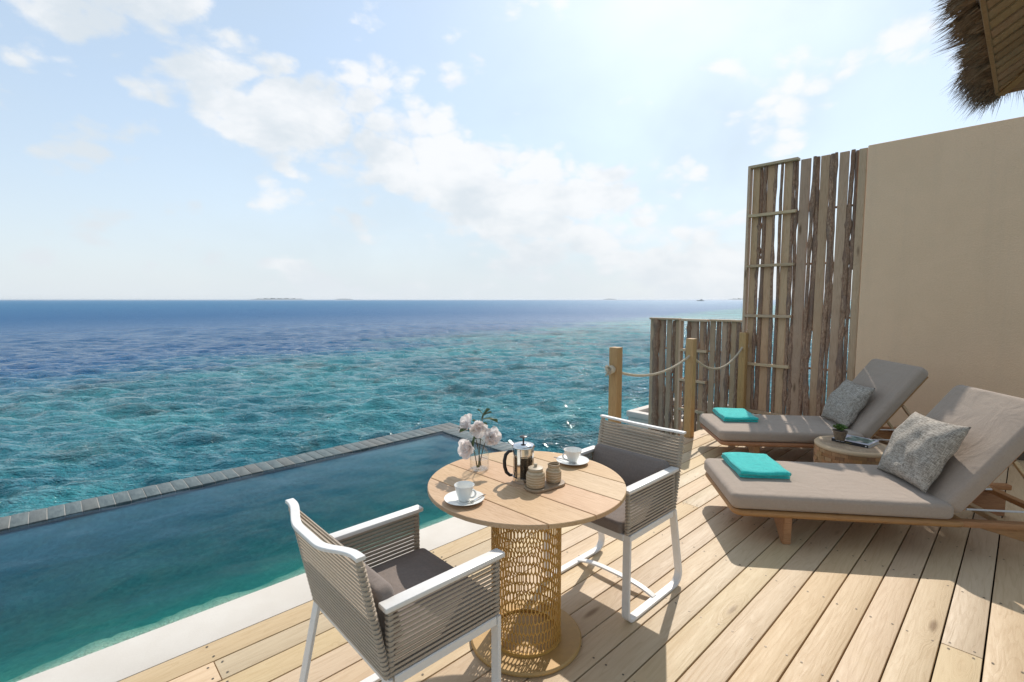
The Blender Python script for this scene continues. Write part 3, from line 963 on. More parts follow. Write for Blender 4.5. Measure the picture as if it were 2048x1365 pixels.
def screen(name, label, x, y_hi, parts, z0, z1, frame_spans, rails, seed):
    root = empty(name, (x, y_hi, 0), 0, label, 'timber screen')
    rr = random.Random(seed)
    sq = 0
    for kind, ya, yb in parts:
        yc, wd = (ya + yb) / 2 - y_hi, abs(ya - yb)
        if kind == 'p':
            # some planks are made of two lengths
            segs = [(z0, z1)]
            if z1 - z0 > 2.5 and rr.random() < 0.45:
                zc = rr.choice((2.055, 1.382)); segs = [(z0, zc - 0.001), (zc + 0.001, z1)]
            for a, b in segs:
                obj('plank', box((0.024, round(wd + 0.004, 3), round(b - a, 3)), 0.003), M['screen'], root, loc=(0.045 + rr.uniform(-.002, .002), yc + rr.uniform(-.003, .003), (a + b) / 2), rot=(rr.uniform(-.0025, .0025), 0, 0))
        else:
            n = 1
            L = z1 - z0 - 0.02
            cuts = [(z0, z1 + rr.uniform(-0.01, 0.015))]
            if rr.random() < (0.55 if L < 2 else 0.3):
                zc = z0 + L * rr.uniform(0.35, 0.65); cuts = [(z0, zc), (zc - 0.03, cuts[0][1])]
            for q, (a, b) in enumerate(cuts):
                sq += 1
                obj('branch', branch(b - a, min(wd, 0.07) * 0.66 * rr.uniform(0.85, 1.1), seed * 100 + sq, 0.010 if wd < 0.05 else 0.014), M['bark'], root,
                    loc=(0.03 + (0.03 if q else 0.0) + rr.uniform(-.008, .008), yc + rr.uniform(-.004, .004), a), rot=(rr.uniform(-.006, .006), rr.uniform(-.004, .004), rr.uniform(0, 6)))
    for ya, yb, xo in frame_spans:        # framed bay: stiles, top and rails standing proud of the planks
        L = abs(ya - yb); ym = (ya + yb) / 2 - y_hi
        for zr in rails:
            obj('rail', box((0.05, round(L - 0.03, 3), 0.038), 0.003), M['screen_y'], root, loc=(-0.008, ym, zr))
        obj('stile', box((0.095, 0.034, z1 - z0 + 0.03), 0.003), M['screen'], root, loc=(0.018, ya - y_hi - 0.012, (z0 + z1) / 2 + 0.012))
        obj('top_rail', box((0.10, round(L - 0.036, 3), 0.034), 0.003), M['screen_y'], root, loc=(0.02, ym, z1 + 0.011))
    # dowels that pin the branches between the planks, behind
    for zr in rails:
        if zr < z1 - 0.1 and zr > z0 + 0.15:
            ymin, ymax = parts[-1][2] - y_hi, parts[0][1] - y_hi
            obj('dowel', tube_mesh([(0.075, ymin + 0.02, zr), (0.075, ymax - 0.02, zr)], 0.014, 8), M['bark'], root)
    return root

TY = [2.718, 2.681, 2.589, 2.548, 2.492, 2.385, 2.332, 2.286, 2.183, 2.146, 2.099, 1.988, 1.94, 1.874, 1.776, 1.724, 1.684, 1.585, 1.53, 1.482, 1.401]
tp = [('p', 2.675, 2.592), ('b', 2.585, 2.552), ('b', 2.545, 2.496), ('p', 2.488, 2.392), ('b', 2.378, 2.345), ('b', 2.322, 2.29), ('p', 2.284, 2.188), ('b', 2.178, 2.15), ('b', 2.142, 2.105),
      ('p', 2.099, 1.99), ('b', 1.984, 1.946), ('b', 1.936, 1.885), ('p', 1.872, 1.778), ('b', 1.772, 1.728), ('b', 1.72, 1.69), ('p', 1.682, 1.588), ('b', 1.582, 1.534), ('b', 1.526, 1.492), ('p', 1.482, 1.406)]
screen('timber_screen', 'tall screen of planks and rough branches beside the beige wall', WX, 2.718, tp, 0.03, 3.365, [(2.718, 2.099, 0)], [0.068, 0.722, 1.382, 2.055, 2.727], 3)
lp = [('p', 4.172, 4.105), ('b', 4.098, 4.02), ('p', 4.012, 3.935), ('b', 3.93, 3.895), ('p', 3.888, 3.812), ('b', 3.806, 3.775), ('b', 3.768, 3.738), ('p', 3.73, 3.652), ('b', 3.568, 3.50), ('p', 3.49, 3.395), ('b', 3.388, 3.358),
      ('p', 3.352, 3.28), ('b', 3.272, 3.238), ('b', 3.234, 3.204), ('p', 3.197, 3.122), ('b', 3.115, 3.075), ('b', 3.068, 3.032), ('p', 3.024, 2.953), ('b', 2.946, 2.90), ('p', 2.893, 2.825), ('b', 2.818, 2.782), ('b', 2.776, 2.742), ('p', 2.735, 2.722)]
lows = screen('timber_screen', 'low screen of planks and branches reaching out past the deck edge', WX, 4.175, lp, -0.75, 1.285, [(3.649, 3.20, 0)], [-0.07, 0.384, 0.841], 5)
obj('top_rail', box((0.09, 0.50, 0.03), 0.003), M['screen_y'], lows, loc=(0.03, -0.255, 1.302))
obj('top_rail', box((0.09, 0.46, 0.03), 0.003), M['screen_y'], lows, loc=(0.03, -1.215, 1.302))

# ---- neighbour's planter beyond the low screen
pl = empty('planter', (7.32, 4.0, -0.35), 0, 'pale concrete planter filled with black pebbles behind the low screen', 'planter')
for nm, sz, lc in (('rim', (0.14, 1.56, 0.10), (0.07, 0.0, -0.05)), ('rim', (1.7, 0.14, 0.10), (1.0, 0.71, -0.0505)), ('rim', (1.7, 0.14, 0.10), (1.0, -0.71, -0.0505)), ('rim', (0.14, 1.26, 0.10), (1.78, 0, -0.051))):
    obj(nm, box(sz, 0.006, 2), M['coping'], pl, loc=lc)
obj('box_wall', box((1.8, 1.52, 1.5), 0.004), M['coping'], pl, loc=(0.93, 0, -0.86))
V, F = [], []
for i in range(1500):
    cx, cy = random.uniform(0.16, 1.7), random.uniform(-0.63, 0.63)
    r = random.uniform(0.014, 0.026); b = len(V)
    for p in ((r, 0, 0), (0, r * .8, 0), (-r, 0, 0), (0, -r * .8, 0), (0, 0, r * .7), (0, 0, -r * .7)):
        V.append((cx + p[0], cy + p[1], -0.075 + p[2] + random.uniform(-.012, .012)))
    F += [(b, b + 1, b + 4), (b + 1, b + 2, b + 4), (b + 2, b + 3, b + 4), (b + 3, b, b + 4), (b + 1, b, b + 5), (b + 2, b + 1, b + 5), (b + 3, b + 2, b + 5), (b, b + 3, b + 5)]
tag(obj('pebbles', mesh(V, F, True), M['black_stone'], pl), kind='stuff')

# ---- thatched roof corner
RX, RY, RZ = 4.775, 0.225, 3.0
roof = empty('thatched_roof', (RX, RY, RZ), 0, 'thatched eave with boarded soffit above the loungers', 'roof')
SL = math.tan(rad(33))
bw = 0.125
nb = 46
for i in range(nb):                        # soffit boards, running up from the long eave to the hip
    xc = -(i + 0.5) * bw
    run = min(-xc, 3.2) if True else 3.2
    run = max(run, 0.06)
    L = run / math.cos(rad(33))
    hw = (bw - 0.006) / 2
    xa, xb = xc - hw, xc + hw
    ra, rb = min(-xa, 3.2), min(-xb, 3.2)
    th = 0.018
    tw = 0.010                              # each board laps the next
    V = [(xa, 0, 0 - tw), (xb, 0, 0), (xb, -rb, rb * SL), (xa, -ra, ra * SL - tw)]
    V += [(x_, y_, z_ + th) for x_, y_, z_ in V]
    F = [(0, 1, 2, 3), (7, 6, 5, 4), (0, 4, 5, 1), (1, 5, 6, 2), (2, 6, 7, 3), (3, 7, 4, 0)]
    obj('soffit_board', mesh(V, F), M['soffit'], roof)
for i in range(26):                        # and from the short eave
    yc = -(i + 0.5) * bw
    ya, yb = yc - (bw - 0.006) / 2, yc + (bw - 0.006) / 2
    ra, rb = -ya, -yb
    V = [(0, ya, -0.010), (0, yb, 0), (-rb, yb, rb * SL), (-ra, ya, ra * SL - 0.010)]
    V = [(a, b, c + 0.001) for a, b, c in V]
    V += [(x_, y_, z_ + 0.018) for x_, y_, z_ in V]
    F = [(3, 2, 1, 0), (4, 5, 6, 7), (1, 5, 4, 0), (2, 6, 5, 1), (3, 7, 6, 2), (0, 4, 7, 3)]
    obj('soffit_board', mesh(V, F), M['soffit'], roof)
obj('fascia', box((5.9, 0.022, 0.06), 0.003), M['soffit'], roof, loc=(-2.94, 0.012, 0.018))
obj('fascia', box((0.022, 3.2, 0.06), 0.003), M['soffit'], roof, loc=(0.012, -1.59, 0.0185))
obj('hip_rafter', sweep([(0.0, 0.0, -0.012), (-3.2, -3.2, 3.2 * SL - 0.012)], rect_sec(0.05, 0.03), Vector((1, -1, 0)).normalized()), M['soffit'], roof)
# thatch body above the boards
V, F = [], []
def quad(a, b, c, d):
    i = len(V); V.extend([a, b, c, d]); F.append((i, i + 1, i + 2, i + 3))
quad((0.02, 0.02, 0.03), (-5.8, 0.02, 0.03), (-5.8, 0.10, 0.26), (0.10, 0.10, 0.26))
quad((0.02, 0.02, 0.03), (0.10, 0.10, 0.26), (0.10, -3.2, 0.26), (0.02, -3.2, 0.03))
quad((0.10, 0.10, 0.26), (-5.8, 0.10, 0.26), (-5.8, -3.2, 0.26 + 3.36 * SL), (-3.2, -3.2, 0.26 + 3.36 * SL))
quad((0.10, 0.10, 0.26), (-3.2, -3.2, 0.26 + 3.36 * SL), (-0.0, -3.2, 0.30), (0.10, -3.2, 0.26))
obj('thatch_layer', mesh(V, F), M['thatch'], roof)
def blades(count, f):
    V, F = [], []
    for _ in range(count):
        p, d, L, r = f()
        d = d.normalized(); s = d.orthogonal().normalized() * r; u = d.cross(s.normalized()) * r
        b = len(V)
        V += [p + s, p - s * 0.5 + u * 0.87, p - s * 0.5 - u * 0.87, p + d * L + Vector((0, 0, -0.12 * L * random.random()))]
        F += [(b, b + 1, b + 3), (b + 1, b + 2, b + 3), (b + 2, b, b + 3)]
    return mesh(V, F)
_bun = {'n': 0}
def f_long():
    if _bun['n'] <= 0:
        _bun['n'] = random.randint(5, 14)
        hgt = random.random()
        _bun['p'] = (-random.random() ** 1.25 * 5.0 + 0.16, 0.02 + 0.10 * hgt, 0.03 + 0.22 * hgt)
        _bun['d'] = Vector((random.gauss(0.05, 0.24), 1.0, random.gauss(-0.4, 0.22)))
        _bun['l'] = random.uniform(0.05, 0.13) * (1.5 if random.random() < 0.12 else 1)
    _bun['n'] -= 1
    p = _bun['p']
    return (Vector((min(p[0] + random.gauss(0, 0.016), 0.15), p[1] + random.gauss(0, 0.012), p[2] + random.gauss(0, 0.010))),
            _bun['d'] + Vector((random.gauss(0, 0.09), 0, random.gauss(0, 0.09))), _bun['l'] * random.uniform(0.7, 1.15), random.uniform(0.0022, 0.0055))
def f_short():
    y_ = -random.random() * 3.0 + 0.15
    hgt = random.random()
    return Vector((0.03 + 0.14 * hgt, min(y_, 0.14), 0.03 + 0.22 * hgt)), Vector((1.0, random.gauss(0.05, 0.25), random.gauss(-0.55, 0.35))), random.uniform(0.06, 0.19), random.uniform(0.0014, 0.003)
def f_corner():
    a = random.uniform(0, PI / 2)
    hgt = random.random()
    return Vector((0.03 + 0.12 * hgt, 0.03 + 0.12 * hgt, 0.01 + 0.24 * hgt)) + Vector((random.uniform(-.06, .06), random.uniform(-.06, .06), 0)), Vector((math.cos(a), math.sin(a), random.gauss(-0.85, 0.3))), random.uniform(0.08, 0.2), random.uniform(0.0016, 0.0034)
tag(obj('thatch_fringe', blades(9000, f_long), M['thatch'], roof), kind='stuff')
tag(obj('thatch_fringe', blades(6000, f_short), M['thatch'], roof), kind='stuff')
tag(obj('thatch_fringe', blades(900, f_corner), M['thatch'], roof), kind='stuff')

# ---- rope posts and rope
PW = 0.09
post_lab = ['square timber post at the knotted end of the rope', 'square timber post in the middle of the rope rail', 'square timber post where the rope ends beside the tall screen']
PXS = (3.87, 5.37, 6.88)
for i, xp in enumerate(PXS):
    o = obj('rope_post', box((PW, PW, 1.155 + (0.4 if i == 0 else 0)), 0.004, 2), M['post'], loc=(xp, 2.655, (1.155 - (0.4 if i == 0 else 0)) / 2))
    tag(o, post_lab[i], 'post', 'rope rail posts')
def catenary(x0, z0, x1, z1, sag, n=26):
    return [(x0 + (x1 - x0) * i / n, 0.0, z0 + (z1 - z0) * i / n - sag * 4 * (i / n) * (1 - i / n)) for i in range(n + 1)]
def rope_mesh(path, r=0.013, twist=34.0):
    """three laid strands"""
    P = [Vector(p) for p in path]
    Ls = [0]
    for a, b in zip(P[:-1], P[1:]): Ls.append(Ls[-1] + (b - a).length)
    n = int(Ls[-1] / 0.008)
    bm = bmesh.new()
    res = []
    for s in range(3):
        pts = []
        for i in range(n + 1):
            d = Ls[-1] * i / n
            k = max(j for j in range(len(Ls)) if Ls[j] <= d + 1e-9); k = min(k, len(P) - 2)
            u = (d - Ls[k]) / max(1e-9, Ls[k + 1] - Ls[k])
            p = P[k].lerp(P[k + 1], u); tt = (P[k + 1] - P[k]).normalized()
            y_ = Vector((0, 1, 0)); z_ = tt.cross(y_)
            a = d * twist * 2 + s * 2 * PI / 3
            pts.append(p + (y_ * math.cos(a) + z_ * math.sin(a)) * r * 0.52)
        m = tube_mesh(pts, r * 0.58, 6)
        bm.from_mesh(m); bpy.data.meshes.remove(m)
    return bm_mesh(bm, True)
rope = empty('rope', (3.87, 2.655, 0.95), 0, 'cream rope slung through the three posts with a frayed knot', 'rope')
span1 = catenary(-0.07, 0.0, 1.5, 0.02, 0.135); span2 = catenary(1.5, 0.02, 3.0, 0.02, 0.235)
obj('rope_span', rope_mesh(span1), M['rope'], rope); obj('rope_span', rope_mesh(span2), M['rope'], rope)
# knot: overhand turns and a frayed end
kp = []
for i in range(40):
    a = i / 39 * 2 * PI * 2
    kp.append((-0.085 - 0.012 * math.sin(a * 0.5), 0.032 * math.cos(a), 0.002 + 0.03 * math.sin(a)))
obj('knot', rope_mesh(kp, 0.015), M['rope'], rope)
kp2 = [(-0.10 + 0.02 * math.cos(a), 0.012 + 0.018 * math.sin(a * 1.0), 0.028 * math.sin(a)) for a in [i / 29 * 2 * PI for i in range(30)]]
obj('knot', rope_mesh(kp2, 0.014), M['rope'], rope)
def f_fray():
    return Vector((-0.11, random.uniform(-.02, .02), random.uniform(-.03, .01))), Vector((-0.7, random.gauss(0, .5), random.gauss(-0.7, 0.45))), random.uniform(0.03, 0.06), 0.0022
obj('frayed_end', blades(70, f_fray), M['rope'], rope)
kp3 = []
for i in range(30):
    a = i / 29 * 2 * PI * 1.5
    kp3.append((3.075 + 0.01 * math.sin(a * .5), 0.03 * math.cos(a), 0.02 + 0.028 * math.sin(a)))
obj('knot', rope_mesh(kp3, 0.014), M['rope'], rope)

# ================================================================== DINING SET
TC = Vector((1.57, 1.557, 0)); TZ = 0.765; TR = 0.452
tb = empty('dining_table', TC, rad(3.6), 'round slatted teak table on a golden lattice pedestal', 'table')
edges = [-0.46, -0.2795, -0.0935, 0.0925, 0.2785, 0.46]
for a, b in zip(edges[:-1], edges[1:]):    # planks cut to the round
    a2, b2 = a + 0.0022, b - 0.0022
    N = 26
    up, lo = [], []
    xs = [max(-TR * 0.9995, a2) + (min(TR * 0.9995, b2) - max(-TR * 0.9995, a2)) * i / N for i in range(N + 1)]
    top = [(x_, math.sqrt(max(0, TR * TR - x_ * x_))) for x_ in xs]
    outl = top + [(x_, -y_) for x_, y_ in reversed(top)]
    bm = bmesh.new()
    vs = [bm.verts.new((x_, y_, 0)) for x_, y_ in outl]
    bmesh.ops.remove_doubles(bm, verts=bm.verts, dist=1e-5)
    f = bm.faces.new([v for v in bm.verts])
    if f.normal.z < 0: f.normal_flip()
    r = bmesh.ops.extrude_face_region(bm, geom=[f])
    bmesh.ops.translate(bm, vec=(0, 0, 0.018), verts=[v for v in r['geom'] if isinstance(v, bmesh.types.BMVert)])
    bmesh.ops.recalc_face_normals(bm, faces=bm.faces)
    es = [e for e in bm.edges if abs(e.verts[0].co.z - e.verts[1].co.z) < 1e-6 and e.verts[0].co.z > 0.01]
    bmesh.ops.bevel(bm, geom=es, offset=0.002, segments=1, affect='EDGES')
    obj('top_plank', bm_mesh(bm), M['teak'], tb, loc=(0, 0, TZ - 0.018))
obj('top_plate', disc(0.40, 0.006, 64, 0.001), M['gold'], tb, loc=(0, 0, TZ - 0.026))
obj('base_plate', disc(0.262, 0.022, 80, 0.006), M['ochre'], tb)
# lattice drum of tall hexagons
CR, NC, NR_ = 0.162, 58, 15
z0, z1 = 0.03, TZ - 0.03
hh = (z1 - z0) / NR_
V, F = [], []
def bar_on_cyl(a0, za, a1, zb, r=CR, w_=0.0044, d_=0.0045):
    p = Vector((r * math.cos(a0), r * math.sin(a0), za)); q = Vector((r * math.cos(a1), r * math.sin(a1), zb))
    am = (a0 + a1) / 2; nrm = Vector((math.cos(am), math.sin(am), 0)); tt = (q - p).normalized(); sd = nrm.cross(tt).normalized()
    b = len(V)
    for e in (p - tt * 0.0012, q + tt * 0.0012):
        for su, sn in ((-1, -1), (1, -1), (1, 1), (-1, 1)): V.append(e + sd * su * w_ / 2 + nrm * sn * d_ / 2)
    for q_ in range(4):
        r_ = (q_ + 1) % 4
        F.append((b + q_, b + r_, b + 4 + r_, b + 4 + q_))
da = 2 * PI / NC; s_ = hh * 0.17
for rrow in range(NR_):
    za, zb = z0 + rrow * hh, z0 + (rrow + 1) * hh
    off = 0.5 * (rrow % 2)
    for c in range(NC):
        a = (c + off) * da
        bar_on_cyl(a, za + s_, a, zb - s_)
        if rrow < NR_ - 1:
            bar_on_cyl(a, zb - s_, a + da / 2, zb + s_); bar_on_cyl(a, zb - s_, a - da / 2, zb + s_)
obj('lattice_drum', mesh(V, F), M['gold'], tb)
for zz in (0.022, TZ - 0.036):
    obj('drum_ring', lathe([(CR - 0.006, 0), (CR + 0.006, 0), (CR + 0.006, 0.012), (CR - 0.006, 0.012), (CR - 0.006, 0)], 64), M['gold'], tb, loc=(0, 0, zz))

def arc_path(pts, rs, n=7):
    """polyline in xz with rounded corners"""
    P = [Vector((p[0], 0, p[1])) for p in pts]
    outp = [P[0]]
    for i in range(1, len(P) - 1):
        r = rs[i - 1]
        a, b, c = P[i - 1], P[i], P[i + 1]
        u, v = (a - b).normalized(), (c - b).normalized()
        ang = u.angle(v); tl = r / math.tan(ang / 2)
        s, e = b + u * tl, b + v * tl
        cen = b + (u + v).normalized() * (r / math.sin(ang / 2))
        for k in range(n + 1):
            q = s.lerp(e, k / n)
            q = cen + (q - cen).normalized() * r
            outp.append(q)
    outp.append(P[-1])
    return outp

HWY = 0.265
def stadium(L, wd, seg=5):
    """closed loop around two posts: along x from 0 to L, width wd in y"""
    r = wd / 2; P = []
    for i in range(seg + 1):
        a = -PI / 2 + PI * i / seg
        P.append((L - r + r * math.cos(a), r * math.sin(a), 0))
    for i in range(seg + 1):
        a = PI / 2 + PI * i / seg
        P.append((r + r * math.cos(a), r * math.sin(a), 0))
    return P
XF, XB = 0.225, -0.205
strap_arm = sweep(stadium(XF - XB + 0.026, 0.022), rect_sec(0.0086, 0.004), (0, 0, 1), closed=True)
BKW = 2 * HWY + 0.03
strap_back = sweep(stadium(BKW, 0.022), rect_sec(0.0082, 0.004), (0, 0, 1), closed=True)
seat_me = slab(0.43, 0.485, 0.062, 0.025, 0.016, 0.012)
backc_me = slab(0.205, 0.485, 0.06, 0.03, 0.02, 0.010)

def back_x(z):                             # the backrest leans back from the seat
    return XB - 0.012 - (z - 0.45) * 0.20
def make_chair(name, loc, rz, label):
    t = empty(name, loc, rz, label, 'chair', 'woven dining chairs')
    for s in (-1, 1):
        y = s * HWY
        loop = arc_path([(XF, 0.455), (XF, 0.007), (-0.315, 0.007), (XB - 0.01, 0.455)], [0.045, 0.055])
        loop = [(p.x, y, p.z) for p in loop]
        obj('leg_loop', sweep(loop, rect_sec(0.042, 0.014, 0.002), (0, 1, 0)), M['white'], t)
        obj('armrest', box((XF - XB + 0.05, 0.048, 0.018), 0.004, 2), M['white'], t, loc=((XF + XB) / 2, y, 0.679))
        obj('side_rail', box((XF - XB - 0.014, 0.03, 0.034), 0.003), M['white'], t, loc=((XF + XB) / 2 - 0.001, y, 0.4375))
        for xp in (XF - 0.0, XB):
            obj('arm_post', box((0.018, 0.018, 0.215), 0.004, 2), M['strap'], t, loc=(xp, y, 0.5625))
        for k in range(13):
            obj('arm_strap', strap_arm, M['strap'], t, loc=(XB - 0.013, y, 0.465 + k * 0.0165))
        # back posts, wrapped
        pts = [(back_x(z_), y * 1.0, z_) for z_ in (0.455, 0.56, 0.67, 0.76, 0.857)]
        obj('back_post', tube_mesh(pts, 0.0115, 8), M['strap'], t)
    obj('seat_rail', box((0.03, 2 * HWY - 0.032, 0.036), 0.003), M['white'], t, loc=(XF - 0.004, 0, 0.4365))
    obj('seat_rail', box((0.03, 2 * HWY - 0.032, 0.036), 0.003), M['white'], t, loc=(XB + 0.004, 0, 0.4365))
    obj('seat_panel', box((XF - XB - 0.04, 2 * HWY - 0.04, 0.010), 0.002), M['strap'], t, loc=((XF + XB) / 2, 0, 0.446))
    for k in range(24):
        z_ = 0.466 + k * 0.0161
        obj('back_strap', strap_back, M['strap'], t, loc=(back_x(z_), -BKW / 2, z_), rot=(0, 0, PI / 2))
    # top rail: straight at the posts, swept back between them
    tp_ = []
    for i in range(33):
        u = -1 + 2 * i / 32
        k = 0.0 if abs(u) > 0.93 else (0.5 + 0.5 * math.cos(PI * min(1, max(0, (abs(u) - 0.25) / 0.68))))
        tp_.append((back_x(0.862) - 0.042 * k, u * (HWY + 0.016), 0.866 - 0.016 * k))
    obj('top_rail', sweep(tp_, rect_sec(0.012, 0.030, 0.002), (0, 0, 1)), M['white'], t)
    # low arched stretcher between the runners
    sp_ = []
    for i in range(17):
        u = -1 + 2 * i / 16
        sp_.append((-0.06, u * (HWY - 0.01), 0.012 + 0.032 * (1 - abs(u) ** 3)))
    obj('stretcher', sweep(sp_, rect_sec(0.036, 0.011, 0.002), (1, 0, 0)), M['white'], t)
    obj('seat_cushion', seat_me, M['cushion'], t, loc=((XF + XB) / 2 + 0.022, 0, 0.452))
    obj('back_cushion', backc_me, M['cushion'], t, loc=(back_x(0.50) + 0.015, 0, 0.612), rot=(0, rad(90 - 12), 0))
    return t
make_chair('dining_chair', (0.905, 1.54, 0.002), 0.0, 'woven armchair in front, its slatted back turned to us')
make_chair('dining_chair', (2.215, 1.545, 0.002), PI, 'woven armchair on the far side of the table with its dark cushion showing')

# ---- table ware
TT = TZ + 0.0005
def saucer(loc, label):
    o = obj('saucer', lathe([(0, 0.002), (0.028, 0.001), (0.034, 0.0), (0.040, 0.002), (0.062, 0.009), (0.083, 0.016), (0.0835, 0.0175), (0.080, 0.0172), (0.060, 0.0115), (0.036, 0.005), (0, 0.0045)], 56), M['porcelain'], loc=loc)
    return tag(o, label, 'saucer', 'saucers on the dining table')
def handle(pts, r=0.004):
    return tube_mesh(pts, r, 8)
def cup(loc, prof_o, rz, label, hz=(0.016, 0.052), rx=(0.03, 0.04)):
    t = empty('cup', loc, rz, label, 'cup', 'cups on the dining table')
    inner = [(max(r - 0.0028, 0), z + (0.004 if i == 0 else 0)) for i, (r, z) in enumerate(prof_o)]
    prof = [(0, prof_o[0][1])] + prof_o + [(prof_o[-1][0] - 0.0014, prof_o[-1][1] + 0.0012)] + [(r, z) for r, z in reversed(inner) if r > 0] + [(0, prof_o[0][1] + 0.006)]
    obj('bowl', lathe(prof, 48), M['porcelain'], t)
    P = []
    for i in range(13):
        a = -PI / 2 + PI * i / 12
        zc = (hz[0] + hz[1]) / 2; hr = (hz[1] - hz[0]) / 2
        xm = rx[0] + (rx[1] - rx[0]) * (i / 12)
        P.append((xm - 0.002 + 0.021 * math.cos(a), 0, zc + hr * math.sin(a)))
    obj('handle', handle(P), M['porcelain'], t)
    return t
saucer((1.215, 1.567, TT), 'white saucer near the front edge of the table')
cup((1.215, 1.567, TT + 0.0055), [(0.022, 0), (0.024, 0.003), (0.027, 0.012), (0.033, 0.032), (0.038, 0.050), (0.042, 0.066)], rad(-70), 'white coffee cup on the front saucer')
saucer((1.915, 1.566, TT), 'white saucer near the far chair')
cup((1.912, 1.562, TT + 0.0055), [(0.020, 0), (0.021, 0.003), (0.025, 0.014), (0.034, 0.036), (0.042, 0.054), (0.047, 0.066)], rad(150), 'flared white coffee cup on the saucer near the far chair')
def spoon(p0, p1, label, mat):
    p0, p1 = Vector(p0), Vector(p1)
    d = (p1 - p0)
    L = d.length
    t = empty('teaspoon', p0, math.atan2(d.y, d.x), label, 'spoon', 'teaspoons')
    pit = math.atan2(d.z, math.hypot(d.x, d.y))
    obj('stem', sweep([(0, 0, 0), (L * 0.35, 0, 0.002), (L * 0.72, 0, 0)], [(-0.0035, -0.0009), (0.0035, -0.0009), (0.0035, 0.0009), (-0.0035, 0.0009)], (0, 1, 0)), mat, t, rot=(0, -pit, 0))
    V, F = [], []
    for i in range(9):
        for j in range(7):
            u, v = -1 + i / 4, -1 + j / 3
            k = math.sqrt(max(0, 1 - u * u))
            V.append((L * 0.72 + 0.016 + 0.017 * u, 0.010 * v * k, -0.003 * (1 - u * u) * (1 - v * v)))
    for i in range(8):
        for j in range(6): F.append((i * 7 + j, (i + 1) * 7 + j, (i + 1) * 7 + j + 1, i * 7 + j + 1))
    m = mesh(V, F, True)
    obj('bowl', m, mat, t, rot=(0, -pit, 0))
    return t
spoon((1.292, 1.522, TT + 0.0215), (1.205, 1.520, TT + 0.011), 'steel teaspoon lying on the front saucer', M['chrome'])
spoon((1.865, 1.650, TT + 0.022), (1.905, 1.535, TT + 0.010), 'dark teaspoon lying on the far saucer', M['dark_metal'])

# French press
fp = empty('french_press', (1.555, 1.562, TT), rad(150), 'steel and glass coffee press half full of black coffee', 'coffee press')
obj('beaker', lathe([(0.0, 0.014), (0.042, 0.014), (0.0455, 0.018), (0.0455, 0.155), (0.0475, 0.160), (0.0465, 0.160), (0.0443, 0.155), (0.0443, 0.019), (0.0, 0.016)], 48), M['glass'], fp)
obj('coffee', lathe([(0, 0.0175), (0.0435, 0.0175), (0.0435, 0.118), (0, 0.118)], 48), M['coffee'], fp)
obj('base_band', lathe([(0.0465, 0.0), (0.0485, 0.0), (0.0485, 0.024), (0.0465, 0.024), (0.0465, 0)], 48), M['chrome'], fp)
obj('top_band', lathe([(0.0462, 0.128), (0.0485, 0.128), (0.0485, 0.160), (0.0462, 0.160), (0.0462, 0.128)], 48), M['chrome'], fp)
for k in range(4):
    a = rad(45 + 90 * k + 18)
    obj('frame_strip', sweep([(0.0475 * math.cos(a), 0.0475 * math.sin(a), 0.0), (0.0475 * math.cos(a), 0.0475 * math.sin(a), 0.15)], rect_sec(0.014, 0.002), (-math.sin(a), math.cos(a), 0)), M['chrome'], fp)
lid = obj('lid', lathe([(0, 0.161), (0.050, 0.161), (0.0535, 0.164), (0.053, 0.168), (0.046, 0.175), (0.02, 0.181), (0, 0.182)], 48), M['chrome'], fp)
obj('plunger_rod', tube_mesh([(0, 0, 0.10), (0, 0, 0.205)], 0.004, 10), M['black'], fp)
obj('plunger_knob', lathe([(0, 0.203), (0.008, 0.203), (0.0175, 0.208), (0.018, 0.211), (0.010, 0.214), (0, 0.2145)], 28), M['black'], fp)
obj('plunger_mesh', lathe([(0, 0.120), (0.043, 0.120), (0.043, 0.123), (0, 0.123)], 40), M['chrome'], fp)
hp = [(0.050, 0, 0.142), (0.066, 0, 0.140), (0.081, 0, 0.124), (0.087, 0, 0.096), (0.086, 0, 0.068), (0.078, 0, 0.042), (0.063, 0, 0.028), (0.049, 0, 0.028)]
obj('handle', tube_mesh(hp, [0.006, 0.0075, 0.0085, 0.0085, 0.0085, 0.0085, 0.0075, 0.006], 10), M['black'], fp)
# make the handle face the left side of the table
fp.rotation_euler[2] = rad(137)

# tray, sugar pot, creamer
tr = obj('condiment_tray', slab(0.20, 0.105, 0.013, 0.045, 0.005), M['tray'], loc=(1.578, 1.447, TT), rot=(0, 0, rad(-8)))
tag(tr, 'small brown oblong tray under the two stoneware pots', 'tray')
sg = empty('sugar_pot', (1.525, 1.455, TT + 0.0131), 0, 'ringed stoneware sugar pot with a knobbed lid', 'sugar pot')
obj('body', lathe([(0, 0), (0.036, 0), (0.0405, 0.004), (0.042, 0.012), (0.0425, 0.05), (0.041, 0.060), (0.034, 0.069), (0.031, 0.072), (0.031, 0.078), (0.028, 0.078), (0.028, 0.02), (0, 0.02)], 48), M['stoneware'], sg)
ld = obj('lid', lathe([(0, 0.0785), (0.032, 0.0785), (0.034, 0.081), (0.033, 0.085), (0.02, 0.089), (0, 0.090)], 40), M['stoneware_plain'], sg)
obj('knob', lathe([(0, 0.0895), (0.006, 0.0895), (0.0075, 0.094), (0.0085, 0.100), (0.006, 0.103), (0, 0.1035)], 20), M['stoneware_plain'], ld)
cr = empty('creamer', (1.628, 1.441, TT + 0.0131), 0, 'open ringed stoneware milk pot beside the sugar pot', 'milk pot')
obj('body', lathe([(0, 0), (0.030, 0), (0.0335, 0.004), (0.035, 0.012), (0.0355, 0.045), (0.033, 0.054), (0.027, 0.060), (0.0255, 0.064), (0.0265, 0.075), (0.0275, 0.080), (0.0245, 0.080), (0.0235, 0.06), (0.030, 0.04), (0.030, 0.01), (0, 0.01)], 44), M['stoneware'], cr)
